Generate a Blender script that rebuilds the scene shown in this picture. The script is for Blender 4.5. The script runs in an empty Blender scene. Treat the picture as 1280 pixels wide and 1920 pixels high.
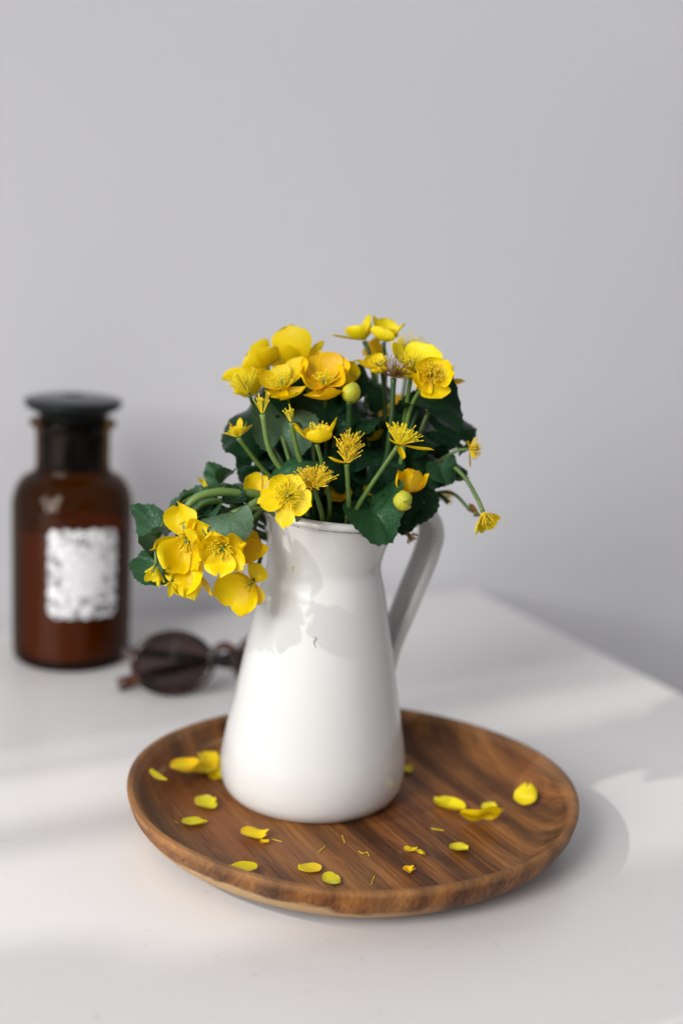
import bpy, math, random
import numpy as np
from mathutils import Vector

R = math.radians
rng = random.Random(7)
C = bpy.context.scene.collection
sc = bpy.context.scene

# ------------------------------------------------------------------ camera
F = 2667.0                      # focal length in photograph pixels (50 mm on full frame)
PITCH, ROLL, CAM_H, CAM_Y = 0.2254, 0.052, 0.3141, 0.66
cp, sp = math.cos(PITCH), math.sin(PITCH)
FW = np.array([0, cp, -sp]); UP0 = np.array([0, sp, cp]); RT0 = np.array([1.0, 0, 0])
RT = math.cos(ROLL) * RT0 + math.sin(ROLL) * UP0
UP = -math.sin(ROLL) * RT0 + math.cos(ROLL) * UP0
CAM = np.array([0, -CAM_Y, CAM_H])
cam_data = bpy.data.cameras.new('camera')
cam = bpy.data.objects.new('camera', cam_data); C.objects.link(cam)
from mathutils import Matrix
M = Matrix.Identity(4)
for i in range(3):
    M[i][0] = RT[i]; M[i][1] = UP[i]; M[i][2] = -FW[i]; M[i][3] = CAM[i]
cam.matrix_world = M
cam_data.sensor_fit = 'VERTICAL'; cam_data.sensor_height = 36; cam_data.sensor_width = 24
cam_data.lens = 50.0 * F / (1920 / 36 * 50)
cam_data.clip_start = 0.01; cam_data.clip_end = 50
cam_data.dof.use_dof = True; cam_data.dof.focus_distance = 0.650; cam_data.dof.aperture_fstop = 3.0
cam_data.dof.aperture_blades = 9
sc.camera = cam

# ------------------------------------------------------------------ light
world = bpy.data.worlds.new('World'); sc.world = world; world.use_nodes = True
bg = world.node_tree.nodes['Background']
bg.inputs[0].default_value = (0.955, 0.955, 1.0, 1); bg.inputs[1].default_value = 0.39
SUN_AZ, SUN_EL = R(29), R(36)
SH = np.array([math.cos(SUN_AZ), math.sin(SUN_AZ), 0])          # where the light travels, level
SN = np.array([-math.sin(SUN_AZ), math.cos(SUN_AZ), 0])
SDIR = SH * math.cos(SUN_EL) + np.array([0, 0, -math.sin(SUN_EL)])
LAMP_D = 6.0
lamp_pos = -SDIR * LAMP_D
def lamp(name, kind, loc, aim, energy, color, **kw):
    d = bpy.data.lights.new(name, kind); d.energy = energy; d.color = color
    for k, v in kw.items(): setattr(d, k, v)
    o = bpy.data.objects.new(name, d); C.objects.link(o)
    o.location = loc
    o.rotation_euler = (Vector(aim) - Vector(loc)).to_track_quat('-Z', 'Y').to_euler()
    return o
lamp('sunlight_lamp', 'SPOT', lamp_pos, (0, 0, 0), 640, (1.0, 0.96, 0.90), spot_size=R(14), spot_blend=0.3, shadow_soft_size=0.042)
lamp('window_light', 'AREA', (-1.95, -2.35, 1.65), (0, 0, 0.15), 212, (1.0, 0.988, 0.978), shape='RECTANGLE', size=2.1, size_y=1.9)
sc.view_settings.view_transform = 'Standard'; sc.view_settings.look = 'None'
sc.view_settings.exposure = 0; sc.view_settings.gamma = 1
sc.render.engine = 'CYCLES'
sc.cycles.use_denoising = True
sc.cycles.max_bounces = 12; sc.cycles.transmission_bounces = 12; sc.cycles.transparent_max_bounces = 12
sc.cycles.sample_clamp_indirect = 6
sc.cycles.caustics_refractive = False; sc.cycles.caustics_reflective = False

# ------------------------------------------------------------------ helpers
def PX(x, y, d): return CAM + d * (FW + RT * ((x - 640) / F) - UP * ((y - 960) / F))
def DIR(r, u, t): return RT * r + UP * u - FW * t
def ON(x, y, z):
    d = FW + RT * ((x - 640) / F) - UP * ((y - 960) / F)
    return CAM + d * ((z - CAM[2]) / d[2])
def nz(v):
    v = np.asarray(v, float); return v / (np.linalg.norm(v) + 1e-12)

def mesh(name, verts, faces, mat=None, parent=None, origin=None, uv=None, smooth=True, kind=None):
    verts = np.asarray(verts, float).reshape(-1, 3)
    if origin is None: origin = (0, 0, 0) if parent is None else parent['_o']
    me = bpy.data.meshes.new(name)
    me.from_pydata((verts - np.asarray(origin)).tolist(), [], faces)
    if uv is not None:
        l = me.uv_layers.new(name='UVMap')
        li = np.empty(len(me.loops), int); me.loops.foreach_get('vertex_index', li)
        l.data.foreach_set('uv', np.asarray(uv, float)[li].ravel())
    if smooth: me.polygons.foreach_set('use_smooth', [True] * len(me.polygons))
    if mat: me.materials.append(mat)
    me.update()
    o = bpy.data.objects.new(name, me); C.objects.link(o)
    if parent is None: o.location = origin
    else: o.parent = parent
    if kind: o['kind'] = kind
    return o
def tag(o, label, cat, group=None):
    o['label'] = label; o['category'] = cat
    if group: o['group'] = group
    return o
def thing(name, loc, label, cat, group=None):
    o = bpy.data.objects.new(name, None); C.objects.link(o)
    o.location = [float(q) for q in loc]; o['_o'] = [float(q) for q in loc]
    o.empty_display_size = 0.01
    return tag(o, label, cat, group)

def grid_faces(a, b, wrap=False):
    f = []
    for i in range(a - 1):
        for j in range(b if wrap else b - 1):
            j2 = (j + 1) % b
            f.append((i * b + j, i * b + j2, (i + 1) * b + j2, (i + 1) * b + j))
    return f
def lathe(prof, n=96, center=(0, 0, 0)):
    t = np.linspace(0, 2 * np.pi, n, endpoint=False)
    v = []
    for r, z in prof:
        v.append(np.stack([r * np.cos(t), r * np.sin(t), 0 * t + z], -1))
    return np.concatenate(v) + np.asarray(center), grid_faces(len(prof), n, True)
def crom(pts, n=8):
    """Catmull-Rom through pts (numpy arrays of any dimension)"""
    p = [np.asarray(q, float) for q in pts]
    p = [2 * p[0] - p[1]] + p + [2 * p[-1] - p[-2]]
    out = []
    for i in range(1, len(p) - 2):
        for k in range(n):
            t = k / n
            out.append(.5 * (2 * p[i] + (p[i + 1] - p[i - 1]) * t + (2 * p[i - 1] - 5 * p[i] + 4 * p[i + 1] - p[i + 2]) * t * t
                             + (3 * p[i] - p[i - 1] - 3 * p[i + 1] + p[i + 2]) * t ** 3))
    out.append(p[-2]); return np.array(out)
def tube(path, rad, sides=8, cap=True):
    path = np.asarray(path, float); n = len(path)
    rad = np.broadcast_to(np.asarray(rad, float), (n,))
    tan = np.gradient(path, axis=0)
    ref = np.array([.31, .17, .93]); v = []
    a = None
    for i in range(n):
        t = nz(tan[i])
        if a is None: a = nz(np.cross(t, ref))
        a = nz(a - t * (a @ t)); b = np.cross(t, a)
        for k in range(sides):
            th = 2 * np.pi * k / sides
            v.append(path[i] + rad[i] * (a * np.cos(th) + b * np.sin(th)))
    f = grid_faces(n, sides, True)
    if cap:
        f.append(tuple(range(sides))[::-1]); f.append(tuple((n - 1) * sides + k for k in range(sides)))
    return np.array(v), f
class MB:
    def __init__(s): s.v = []; s.f = []; s.n = 0
    def add(s, v, f):
        s.v.append(np.asarray(v)); s.f += [tuple(i + s.n for i in q) for q in f]; s.n += len(v)
    def build(s, name, mat, parent=None, **k): return mesh(name, np.concatenate(s.v), s.f, mat, parent, **k)

# ------------------------------------------------------------------ materials
def newmat(name):
    m = bpy.data.materials.new(name); m.use_nodes = True
    nt = m.node_tree; return m, nt, nt.nodes['Principled BSDF'], nt.nodes['Material Output']
def N(nt, t, **k):
    n = nt.nodes.new(t)
    for a, b in k.items():
        if a.startswith('i_'):
            key = a[2:]; n.inputs[int(key) if key.isdigit() else key].default_value = b
        else: setattr(n, a, b)
    return n
def ramp(nt, stops, interp='LINEAR'):
    n = nt.nodes.new('ShaderNodeValToRGB'); cr = n.color_ramp; cr.interpolation = interp
    while len(cr.elements) < len(stops): cr.elements.new(0.5)
    for e, (p, c) in zip(cr.elements, stops):
        e.position = p; e.color = (*c, 1) if len(c) == 3 else c
    return n
def mathn(nt, op, a, b=None, clamp=False):
    n = nt.nodes.new('ShaderNodeMath'); n.operation = op; n.use_clamp = clamp
    for i, q in enumerate((a, b)):
        if q is None: continue
        if hasattr(q, 'links') or hasattr(q, 'is_linked'): nt.links.new(q, n.inputs[i])
        else: n.inputs[i].default_value = q
    return n.outputs[0]
def mixc(nt, fac, a, b, mode='MIX'):
    n = nt.nodes.new('ShaderNodeMix'); n.data_type = 'RGBA'; n.blend_type = mode
    for idx, q in ((0, fac), (6, a), (7, b)):
        if hasattr(q, 'is_linked'): nt.links.new(q, n.inputs[idx])
        else: n.inputs[idx].default_value = q if idx == 0 else (*q, 1)
    return n.outputs[2]
def noise(nt, vec, scale, detail=4, rough=.55, dist=0):
    n = N(nt, 'ShaderNodeTexNoise'); n.inputs['Scale'].default_value = scale; n.inputs['Detail'].default_value = detail
    n.inputs['Roughness'].default_value = rough; n.inputs['Distortion'].default_value = dist
    if vec is not None: nt.links.new(vec, n.inputs['Vector'])
    return n.outputs['Fac']
def mapping(nt, src, rot=(0, 0, 0), scale=(1, 1, 1), loc=(0, 0, 0)):
    m = N(nt, 'ShaderNodeMapping'); m.inputs['Rotation'].default_value = rot; m.inputs['Scale'].default_value = scale
    m.inputs['Location'].default_value = loc; nt.links.new(src, m.inputs['Vector']); return m.outputs[0]
def bump(nt, h, strength, dist, bsdf):
    b = N(nt, 'ShaderNodeBump'); b.inputs['Strength'].default_value = strength; b.inputs['Distance'].default_value = dist
    nt.links.new(h, b.inputs['Height']); nt.links.new(b.outputs[0], bsdf.inputs['Normal']); return b

def m_plain(name, col, rough=.5, spec=.5, noise_amt=.06, nscale=60, coat=0, bstr=0):
    m, nt, b, o = newmat(name)
    tc = N(nt, 'ShaderNodeTexCoord').outputs['Object']
    nf = noise(nt, tc, nscale, 5)
    c = mixc(nt, nf, [q * (1 - noise_amt) for q in col], [min(1, q * (1 + noise_amt)) for q in col])
    nt.links.new(c, b.inputs['Base Color'])
    b.inputs['Roughness'].default_value = rough; b.inputs['Specular IOR Level'].default_value = spec
    b.inputs['Coat Weight'].default_value = coat; b.inputs['Coat Roughness'].default_value = .05
    if bstr: bump(nt, noise(nt, tc, nscale * 6, 3), bstr, .001, b)
    return m

def m_wood():
    m, nt, b, o = newmat('teak_wood')
    tc = N(nt, 'ShaderNodeTexCoord').outputs['Object']
    ang = R(-62)
    base = mapping(nt, tc, (0, 0, -ang), (1, 1, 1))
    # slow warp of the grain
    w = N(nt, 'ShaderNodeTexNoise', i_Scale=6.0, i_Detail=1.5); nt.links.new(base, w.inputs['Vector'])
    ms = N(nt, 'ShaderNodeVectorMath', operation='MULTIPLY_ADD'); nt.links.new(w.outputs['Color'], ms.inputs[0])
    ms.inputs[1].default_value = (.01, .010, .01); nt.links.new(base, ms.inputs[2])
    wv = ms.outputs[0]
    rings = N(nt, 'ShaderNodeTexWave', wave_type='BANDS', bands_direction='Y', wave_profile='SIN')
    rings.inputs['Scale'].default_value = 17; rings.inputs['Distortion'].default_value = 2.0; rings.inputs['Detail'].default_value = 3
    rings.inputs['Detail Scale'].default_value = 1.2
    nt.links.new(mapping(nt, wv, (0, 0, 0), (.35, 1, .6)), rings.inputs['Vector'])
    streak = noise(nt, mapping(nt, wv, scale=(3.5, 95, 40)), 1.0, 6, .6)
    fib = noise(nt, mapping(nt, base, scale=(20, 1100, 200)), 1.0, 4, .65)
    patch = noise(nt, mapping(nt, base, scale=(7, 15, 8), loc=(.31, .2, 0)), 1.0, 3, .5)
    mid = noise(nt, mapping(nt, wv, scale=(7, 380, 90), loc=(2, 3, 1)), 1.0, 5, .6)
    c0 = ramp(nt, [(.0, (.024, .008, .003)), (.28, (.070, .024, .008)), (.5, (.165, .060, .015)), (.75, (.30, .122, .030)), (1, (.44, .215, .072))])
    s = mathn(nt, 'ADD', mathn(nt, 'MULTIPLY', mathn(nt, 'SUBTRACT', streak, .5), .75), mathn(nt, 'MULTIPLY', rings.outputs['Fac'], .22))
    s = mathn(nt, 'ADD', s, mathn(nt, 'MULTIPLY', mathn(nt, 'SUBTRACT', patch, .5), 1.1))
    s = mathn(nt, 'ADD', s, mathn(nt, 'MULTIPLY', mathn(nt, 'SUBTRACT', mid, .5), .55))
    s = mathn(nt, 'ADD', s, mathn(nt, 'MULTIPLY', mathn(nt, 'SUBTRACT', fib, .5), .85))
    s = mathn(nt, 'ADD', s, .31, True)
    nt.links.new(s, c0.inputs[0])
    # grey-brown dry patches and red-orange oiled ones
    dry = ramp(nt, [(.50, (0, 0, 0)), (.66, (1, 1, 1))]); nt.links.new(noise(nt, mapping(nt, base, scale=(6, 20, 6), loc=(1.3, .7, 0)), 1.0, 3), dry.inputs[0])
    col = mixc(nt, mathn(nt, 'MULTIPLY', dry.outputs[0], .30), c0.outputs[0], (.21, .135, .075))
    red = ramp(nt, [(.52, (0, 0, 0)), (.72, (1, 1, 1))]); nt.links.new(noise(nt, mapping(nt, base, scale=(9, 9, 9), loc=(3.3, .2, 0)), 1.0, 2), red.inputs[0])
    col = mixc(nt, mathn(nt, 'MULTIPLY', red.outputs[0], .7), col, (.23, .068, .018))
    # dark pores along the grain
    por = ramp(nt, [(.60, (0, 0, 0)), (.72, (1, 1, 1))]); nt.links.new(noise(nt, mapping(nt, base, scale=(40, 1100, 200), loc=(5, 2, 1)), 1.0, 2), por.inputs[0])
    col = mixc(nt, mathn(nt, 'MULTIPLY', por.outputs[0], .75), col, (.03, .012, .005))
    # pale sapwood low on the outer side (a band with a ragged upper edge)
    sep = N(nt, 'ShaderNodeSeparateXYZ'); nt.links.new(tc, sep.inputs[0])
    rr = N(nt, 'ShaderNodeVectorMath', operation='LENGTH')
    flat = mapping(nt, tc, scale=(1, 1, 0)); nt.links.new(flat, rr.inputs[0])
    rad = rr.outputs['Value']
    edge = mathn(nt, 'ADD', sep.outputs[2], mathn(nt, 'MULTIPLY', mathn(nt, 'SUBTRACT', noise(nt, mapping(nt, tc, scale=(30, 30, 60)), 1.0, 4), .5), .02))
    low = ramp(nt, [(0, (1, 1, 1)), (1, (0, 0, 0))]); nt.links.new(mathn(nt, 'MULTIPLY', mathn(nt, 'SUBTRACT', edge, .0125), 400, True), low.inputs[0])
    outr = mathn(nt, 'MULTIPLY', mathn(nt, 'SUBTRACT', rad, .099), 400, True)
    front = mathn(nt, 'MULTIPLY', mathn(nt, 'ADD', mathn(nt, 'MULTIPLY', sep.outputs[0], -1.0), .045), 25, True)
    sap = mathn(nt, 'MULTIPLY', mathn(nt, 'MULTIPLY', low.outputs[0], outr), front)
    col = mixc(nt, mathn(nt, 'MULTIPLY', sap, .85), col, (.50, .33, .16))
    # lighter lip, following the streaks
    lip = mathn(nt, 'MULTIPLY', mathn(nt, 'SUBTRACT', sep.outputs[2], .0205), 500, True)
    col = mixc(nt, mathn(nt, 'MULTIPLY', mathn(nt, 'MULTIPLY', lip, streak), .55), col, (.38, .20, .08))
    ln = mathn(nt, 'ABSOLUTE', mathn(nt, 'SUBTRACT', noise(nt, mapping(nt, wv, scale=(8, 34, 20), loc=(.4, .9, 0)), 1.0, 1), .5))
    lr = ramp(nt, [(0, (1, 1, 1)), (.012, (0, 0, 0))]); nt.links.new(ln, lr.inputs[0])
    col = mixc(nt, mathn(nt, 'MULTIPLY', lr.outputs[0], .14), col, (.36, .18, .07))
    nt.links.new(col, b.inputs['Base Color'])
    rg = N(nt, 'ShaderNodeMapRange'); nt.links.new(patch, rg.inputs[0]); rg.inputs[3].default_value = .38; rg.inputs[4].default_value = .6
    nt.links.new(rg.outputs[0], b.inputs['Roughness']); b.inputs['Specular IOR Level'].default_value = .2
    h = mathn(nt, 'ADD', fib, mathn(nt, 'MULTIPLY', por.outputs[0], -.8))
    bump(nt, h, .35, .0006, b)
    return m

def m_petal(name, c_tip, c_base, trans=.28, green=0, edge=False):
    m, nt, b, o = newmat(name)
    uv = N(nt, 'ShaderNodeTexCoord').outputs['UV']
    ob = N(nt, 'ShaderNodeTexCoord').outputs['Object']
    sep = N(nt, 'ShaderNodeSeparateXYZ'); nt.links.new(uv, sep.inputs[0])
    g = ramp(nt, [(0, c_base), (.55, c_tip), (1, c_tip)]); nt.links.new(sep.outputs[1], g.inputs[0])
    vein = noise(nt, mapping(nt, uv, scale=(22, 1.6, 1)), 1.0, 3)
    blot = noise(nt, ob, 90, 3)
    col = mixc(nt, mathn(nt, 'MULTIPLY', vein, .35), g.outputs[0], [q * .82 for q in c_tip])
    col = mixc(nt, mathn(nt, 'MULTIPLY', blot, .3), col, c_base)
    if green:
        gr = ramp(nt, [(.42, (0, 0, 0)), (.62, (1, 1, 1))]); nt.links.new(noise(nt, ob, 130, 2), gr.inputs[0])
        col = mixc(nt, mathn(nt, 'MULTIPLY', gr.outputs[0], green), col, (.40, .50, .07))
    oi = N(nt, 'ShaderNodeObjectInfo')
    col = mixc(nt, mathn(nt, 'MULTIPLY', oi.outputs['Random'], .45), col, [q * .86 for q in c_base])
    if edge:
        eu = mathn(nt, 'MULTIPLY', mathn(nt, 'SUBTRACT', mathn(nt, 'ABSOLUTE', mathn(nt, 'SUBTRACT', sep.outputs[0], .5)), .40), 12, True)
        col = mixc(nt, mathn(nt, 'MULTIPLY', eu, .7), col, (.62, .36, .01))
    nt.links.new(col, b.inputs['Base Color'])
    b.inputs['Roughness'].default_value = .42; b.inputs['Specular IOR Level'].default_value = .3
    bump(nt, mathn(nt, 'ADD', vein, mathn(nt, 'MULTIPLY', noise(nt, mapping(nt, uv, scale=(5, 3, 1)), 1.0, 2), 1.5)), .4, .0007, b)
    tr = N(nt, 'ShaderNodeBsdfTranslucent'); nt.links.new(col, tr.inputs[0])
    mx = N(nt, 'ShaderNodeMixShader'); mx.inputs[0].default_value = trans
    nt.links.new(b.outputs[0], mx.inputs[1]); nt.links.new(tr.outputs[0], mx.inputs[2]); nt.links.new(mx.outputs[0], o.inputs[0])
    return m

def m_leaf(name, c_dark, c_light, rough=.36, spec=.5, trans=.12):
    m, nt, b, o = newmat(name)
    uv = N(nt, 'ShaderNodeTexCoord').outputs['UV']
    cen = mapping(nt, uv, loc=(-.5, -.5, 0))
    sep = N(nt, 'ShaderNodeSeparateXYZ'); nt.links.new(cen, sep.inputs[0])
    ang = mathn(nt, 'ARCTAN2', sep.outputs[1], mathn(nt, 'ADD', sep.outputs[0], .22))
    nn = noise(nt, uv, 9, 3)
    a2 = mathn(nt, 'ADD', mathn(nt, 'MULTIPLY', ang, 5.5), mathn(nt, 'MULTIPLY', nn, 1.6))
    v1 = mathn(nt, 'ABSOLUTE', mathn(nt, 'SINE', a2))
    vein = ramp(nt, [(0, (1, 1, 1)), (.10, (0, 0, 0))]); nt.links.new(v1, vein.inputs[0])
    vo = N(nt, 'ShaderNodeTexVoronoi', feature='DISTANCE_TO_EDGE'); vo.inputs['Scale'].default_value = 22; nt.links.new(uv, vo.inputs['Vector'])
    net = ramp(nt, [(0, (1, 1, 1)), (.09, (0, 0, 0))]); nt.links.new(vo.outputs['Distance'], net.inputs[0])
    blot = noise(nt, uv, 5, 4)
    col = mixc(nt, blot, c_dark, c_light)
    col = mixc(nt, mathn(nt, 'MULTIPLY', vein.outputs[0], .5), col, [q * 1.8 + .01 for q in c_light])
    col = mixc(nt, mathn(nt, 'MULTIPLY', net.outputs[0], .42), col, [q * .5 for q in c_dark])
    geo = N(nt, 'ShaderNodeNewGeometry')
    col = mixc(nt, mathn(nt, 'MULTIPLY', geo.outputs['Backfacing'], .55), col, [q * 1.7 + .012 for q in c_light])
    nt.links.new(col, b.inputs['Base Color'])
    b.inputs['Roughness'].default_value = rough; b.inputs['Specular IOR Level'].default_value = spec; b.inputs['Specular Tint'].default_value = (.7, 1, .8, 1)
    h = mathn(nt, 'ADD', mathn(nt, 'MULTIPLY', vein.outputs[0], -1), mathn(nt, 'MULTIPLY', net.outputs[0], -.5))
    bump(nt, h, .35, .0006, b)
    tr = N(nt, 'ShaderNodeBsdfTranslucent'); tr.inputs[0].default_value = (.10, .22, .03, 1)
    mx = N(nt, 'ShaderNodeMixShader'); mx.inputs[0].default_value = trans
    nt.links.new(b.outputs[0], mx.inputs[1]); nt.links.new(tr.outputs[0], mx.inputs[2]); nt.links.new(mx.outputs[0], o.inputs[0])
    return m

def m_enamel():
    m, nt, b, o = newmat('white_enamel')
    tc = N(nt, 'ShaderNodeTexCoord').outputs['Object']
    c = mixc(nt, noise(nt, tc, 14, 3), (.60, .598, .58), (.635, .63, .615))
    nt.links.new(c, b.inputs['Base Color'])
    b.inputs['Roughness'].default_value = .16; b.inputs['Specular IOR Level'].default_value = .5
    bump(nt, noise(nt, tc, 45, 2), .06, .002, b)
    return m

def m_table():
    m, nt, b, o = newmat('white_lacquer')
    tc = N(nt, 'ShaderNodeTexCoord').outputs['Object']
    c = mixc(nt, noise(nt, tc, 7, 4), (.70, .680, .672), (.725, .710, .70))
    sp_ = ramp(nt, [(.735, (0, 0, 0)), (.76, (1, 1, 1))]); nt.links.new(noise(nt, tc, 170, 1), sp_.inputs[0])
    c = mixc(nt, mathn(nt, 'MULTIPLY', sp_.outputs[0], .25), c, (.45, .43, .41))
    nt.links.new(c, b.inputs['Base Color'])
    rr = N(nt, 'ShaderNodeMapRange'); nt.links.new(noise(nt, tc, 25, 5), rr.inputs[0]); rr.inputs[3].default_value = .28; rr.inputs[4].default_value = .42
    nt.links.new(rr.outputs[0], b.inputs['Roughness']); b.inputs['Specular IOR Level'].default_value = .45
    bump(nt, noise(nt, tc, 350, 2), .03, .0005, b)
    return m

def m_glass(name, tint, rough=.04):
    m, nt, b, o = newmat(name)
    tc = N(nt, 'ShaderNodeTexCoord').outputs['Object']
    c = mixc(nt, noise(nt, tc, 20, 2), [q * .92 for q in tint], tint)
    lw0 = N(nt, 'ShaderNodeLayerWeight'); c = mixc(nt, mathn(nt, 'POWER', lw0.outputs['Facing'], 2.5), c, [q ** 4 for q in tint])
    tr = N(nt, 'ShaderNodeBsdfTransparent'); nt.links.new(c, tr.inputs[0])
    gl = N(nt, 'ShaderNodeBsdfGlossy'); gl.inputs['Roughness'].default_value = rough
    lw = N(nt, 'ShaderNodeLayerWeight'); fr = mathn(nt, 'ADD', mathn(nt, 'MULTIPLY', mathn(nt, 'POWER', lw.outputs['Facing'], 4.0), .35), .014)
    mx = N(nt, 'ShaderNodeMixShader'); nt.links.new(fr, mx.inputs[0])
    nt.links.new(tr.outputs[0], mx.inputs[1]); nt.links.new(gl.outputs[0], mx.inputs[2]); nt.links.new(mx.outputs[0], o.inputs[0])
    return m

def m_tortoise():
    m, nt, b, o = newmat('tortoiseshell')
    tc = N(nt, 'ShaderNodeTexCoord').outputs['Object']
    r_ = ramp(nt, [(.40, (.012, .007, .005)), (.58, (.040, .014, .008)), (.78, (.22, .07, .018))]); nt.links.new(noise(nt, tc, 70, 3, .5, .5), r_.inputs[0])
    nt.links.new(r_.outputs[0], b.inputs['Base Color']); b.inputs['Roughness'].default_value = .2
    return m

def m_lens():
    m, nt, b, o = newmat('smoked_lens')
    tc = N(nt, 'ShaderNodeTexCoord').outputs['Object']
    nt.links.new(mixc(nt, noise(nt, tc, 40, 2), (.010, .008, .008), (.014, .011, .011)), b.inputs['Base Color'])
    b.inputs['Roughness'].default_value = .04
    tr = N(nt, 'ShaderNodeBsdfTransparent'); tr.inputs[0].default_value = (.20, .13, .12, 1)
    mx = N(nt, 'ShaderNodeMixShader'); mx.inputs[0].default_value = .55
    nt.links.new(b.outputs[0], mx.inputs[1]); nt.links.new(tr.outputs[0], mx.inputs[2]); nt.links.new(mx.outputs[0], o.inputs[0])
    return m

def m_label():
    m, nt, b, o = newmat('printed_paper')
    uv = N(nt, 'ShaderNodeTexCoord').outputs['UV']
    sep = N(nt, 'ShaderNodeSeparateXYZ'); nt.links.new(mapping(nt, uv, loc=(-.5, -.5, 0)), sep.inputs[0])
    ax = mathn(nt, 'ABSOLUTE', sep.outputs[0]); ay = mathn(nt, 'ABSOLUTE', sep.outputs[1])
    ex = mathn(nt, 'MULTIPLY', mathn(nt, 'SUBTRACT', ax, .16), 5, True)
    ey = mathn(nt, 'MULTIPLY', mathn(nt, 'SUBTRACT', ay, .15), 5, True)
    flo = ramp(nt, [(.50, (0, 0, 0)), (.56, (1, 1, 1))]); nt.links.new(noise(nt, mapping(nt, uv, scale=(9, 11, 1), loc=(2.2, .4, 0)), 1.0, 2.5, .55, 1.2), flo.inputs[0])
    ring = mathn(nt, 'MAXIMUM', ex, ey)
    fac = mathn(nt, 'MULTIPLY', mathn(nt, 'MULTIPLY', flo.outputs[0], ring), .85)
    col = mixc(nt, fac, (.88, .87, .88), (.03, .033, .03))
    # a few short lines of print in the plain middle
    ln_ = mathn(nt, 'LESS_THAN', mathn(nt, 'ABSOLUTE', mathn(nt, 'SUBTRACT', mathn(nt, 'FRACT', mathn(nt, 'MULTIPLY', sep.outputs[1], 11.0)), .5)), .22)
    brk = ramp(nt, [(.48, (0, 0, 0)), (.52, (1, 1, 1))]); nt.links.new(noise(nt, mapping(nt, uv, scale=(30, 11, 1)), 1.0, 1), brk.inputs[0])
    inner = mathn(nt, 'MULTIPLY', mathn(nt, 'MULTIPLY', mathn(nt, 'SUBTRACT', 1.0, ring, True), ln_), mathn(nt, 'MULTIPLY', brk.outputs[0], .5))
    col = mixc(nt, inner, col, (.12, .12, .12))
    nt.links.new(col, b.inputs['Base Color']); b.inputs['Roughness'].default_value = .7
    return m

MAT = {}
MAT['wall'] = m_plain('wall_paint', (.75, .75, .775), .85, .2, .015, 3, bstr=.05)
MAT['floor'] = m_plain('floor_boards', (.10, .085, .07), .6, .3, .1, 8)
MAT['table'] = m_table()
MAT['enamel'] = m_enamel()
MAT['seam'] = m_plain('chipped_edge', (.02, .018, .016), .6)
MAT['wood'] = m_wood()
MAT['petal'] = m_petal('yellow_petal', (.92, .72, .004), (.88, .58, .002))
MAT['petal_deep'] = m_petal('deep_yellow_petal', (.90, .62, .003), (.80, .44, .002))
MAT['petal_lemon'] = m_petal('lemon_petal', (.90, .76, .008), (.84, .66, .01), .3, .0)
MAT['petal_green'] = m_petal('greenish_petal', (.88, .72, .01), (.78, .66, .02), .28, .5)
MAT['bud'] = m_petal('bud_petal', (.70, .58, .02), (.30, .40, .04), .1, .5, True)
MAT['stamen'] = m_plain('yellow_stamens', (.90, .66, .02), .5, .3, .3, 400)
MAT['stamen_old'] = m_plain('orange_stamens', (.86, .54, .02), .6, .3, .4, 400)
MAT['wither'] = m_plain('withered_brown', (.22, .11, .03), .7, .2, .5, 300)
MAT['stem'] = m_plain('green_stem', (.085, .15, .028), .42, .4, .3, 90)
MAT['stem_dark'] = m_plain('dark_green_stem', (.02, .055, .012), .45, .4, .3, 90)  # on the top flowers' stems this darker green paints in the shade
MAT['stem_pale'] = m_plain('pale_green_stem', (.125, .205, .05), .42, .4, .25, 90)
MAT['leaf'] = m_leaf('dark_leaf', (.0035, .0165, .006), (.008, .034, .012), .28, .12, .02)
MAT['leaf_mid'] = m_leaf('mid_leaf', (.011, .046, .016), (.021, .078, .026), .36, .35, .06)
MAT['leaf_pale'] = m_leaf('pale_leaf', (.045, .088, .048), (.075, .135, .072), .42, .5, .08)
MAT['amber'] = m_glass('amber_glass', (.53, .37, .115))
MAT['soap'] = m_plain('amber_liquid', (.90, .62, .35), .35, .4, .1, 10)
MAT['stopper'] = m_plain('smoky_glass', (.006, .009, .009), .15, .22, .1, 20)
MAT['paper'] = m_label()
MAT['tort'] = m_tortoise()
MAT['lens'] = m_lens()
MAT['frame'] = m_plain('window_paint', (.7, .7, .7), .6)

# ------------------------------------------------------------------ setting
TB = np.array([.888, .460, 0]); TB = nz(TB)             # along the table's back edge
TN = np.array([.460, -.888, 0]); TN = nz(TN)            # from the back edge to the front edge
CORNER = np.array([.110, .462, 0])
TABLE_D, TABLE_W, TABLE_H = .565, 1.25, .74
def prism(corners, z0, z1, bev=.004):
    import bmesh
    bm = bmesh.new()
    lo = [bm.verts.new((p[0], p[1], z0)) for p in corners]; hi = [bm.verts.new((p[0], p[1], z1)) for p in corners]
    n = len(lo)
    bm.faces.new(lo[::-1]); bm.faces.new(hi)
    for i in range(n): bm.faces.new((lo[i], lo[(i + 1) % n], hi[(i + 1) % n], hi[i]))
    bmesh.ops.recalc_face_normals(bm, faces=bm.faces)
    if bev: bmesh.ops.bevel(bm, geom=list(bm.edges), offset=bev, segments=4, profile=.5, affect='EDGES')
    bm.verts.ensure_lookup_table()
    v = [tuple(q.co) for q in bm.verts]; f = [tuple(q.index for q in fc.verts) for fc in bm.faces]
    bm.free(); return v, f
tb = thing('table', CORNER + TN * TABLE_D / 2 - TB * TABLE_W / 2 - np.array([0, 0, TABLE_H]), 'white lacquered table with rounded edges under the plate and jug', 'table')
cs = [CORNER, CORNER - TB * TABLE_W, CORNER - TB * TABLE_W + TN * TABLE_D, CORNER + TN * TABLE_D]
v, f = prism(cs, -.03, 0); o = mesh('tabletop', v, f, MAT['table'], tb, smooth=False)
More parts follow.
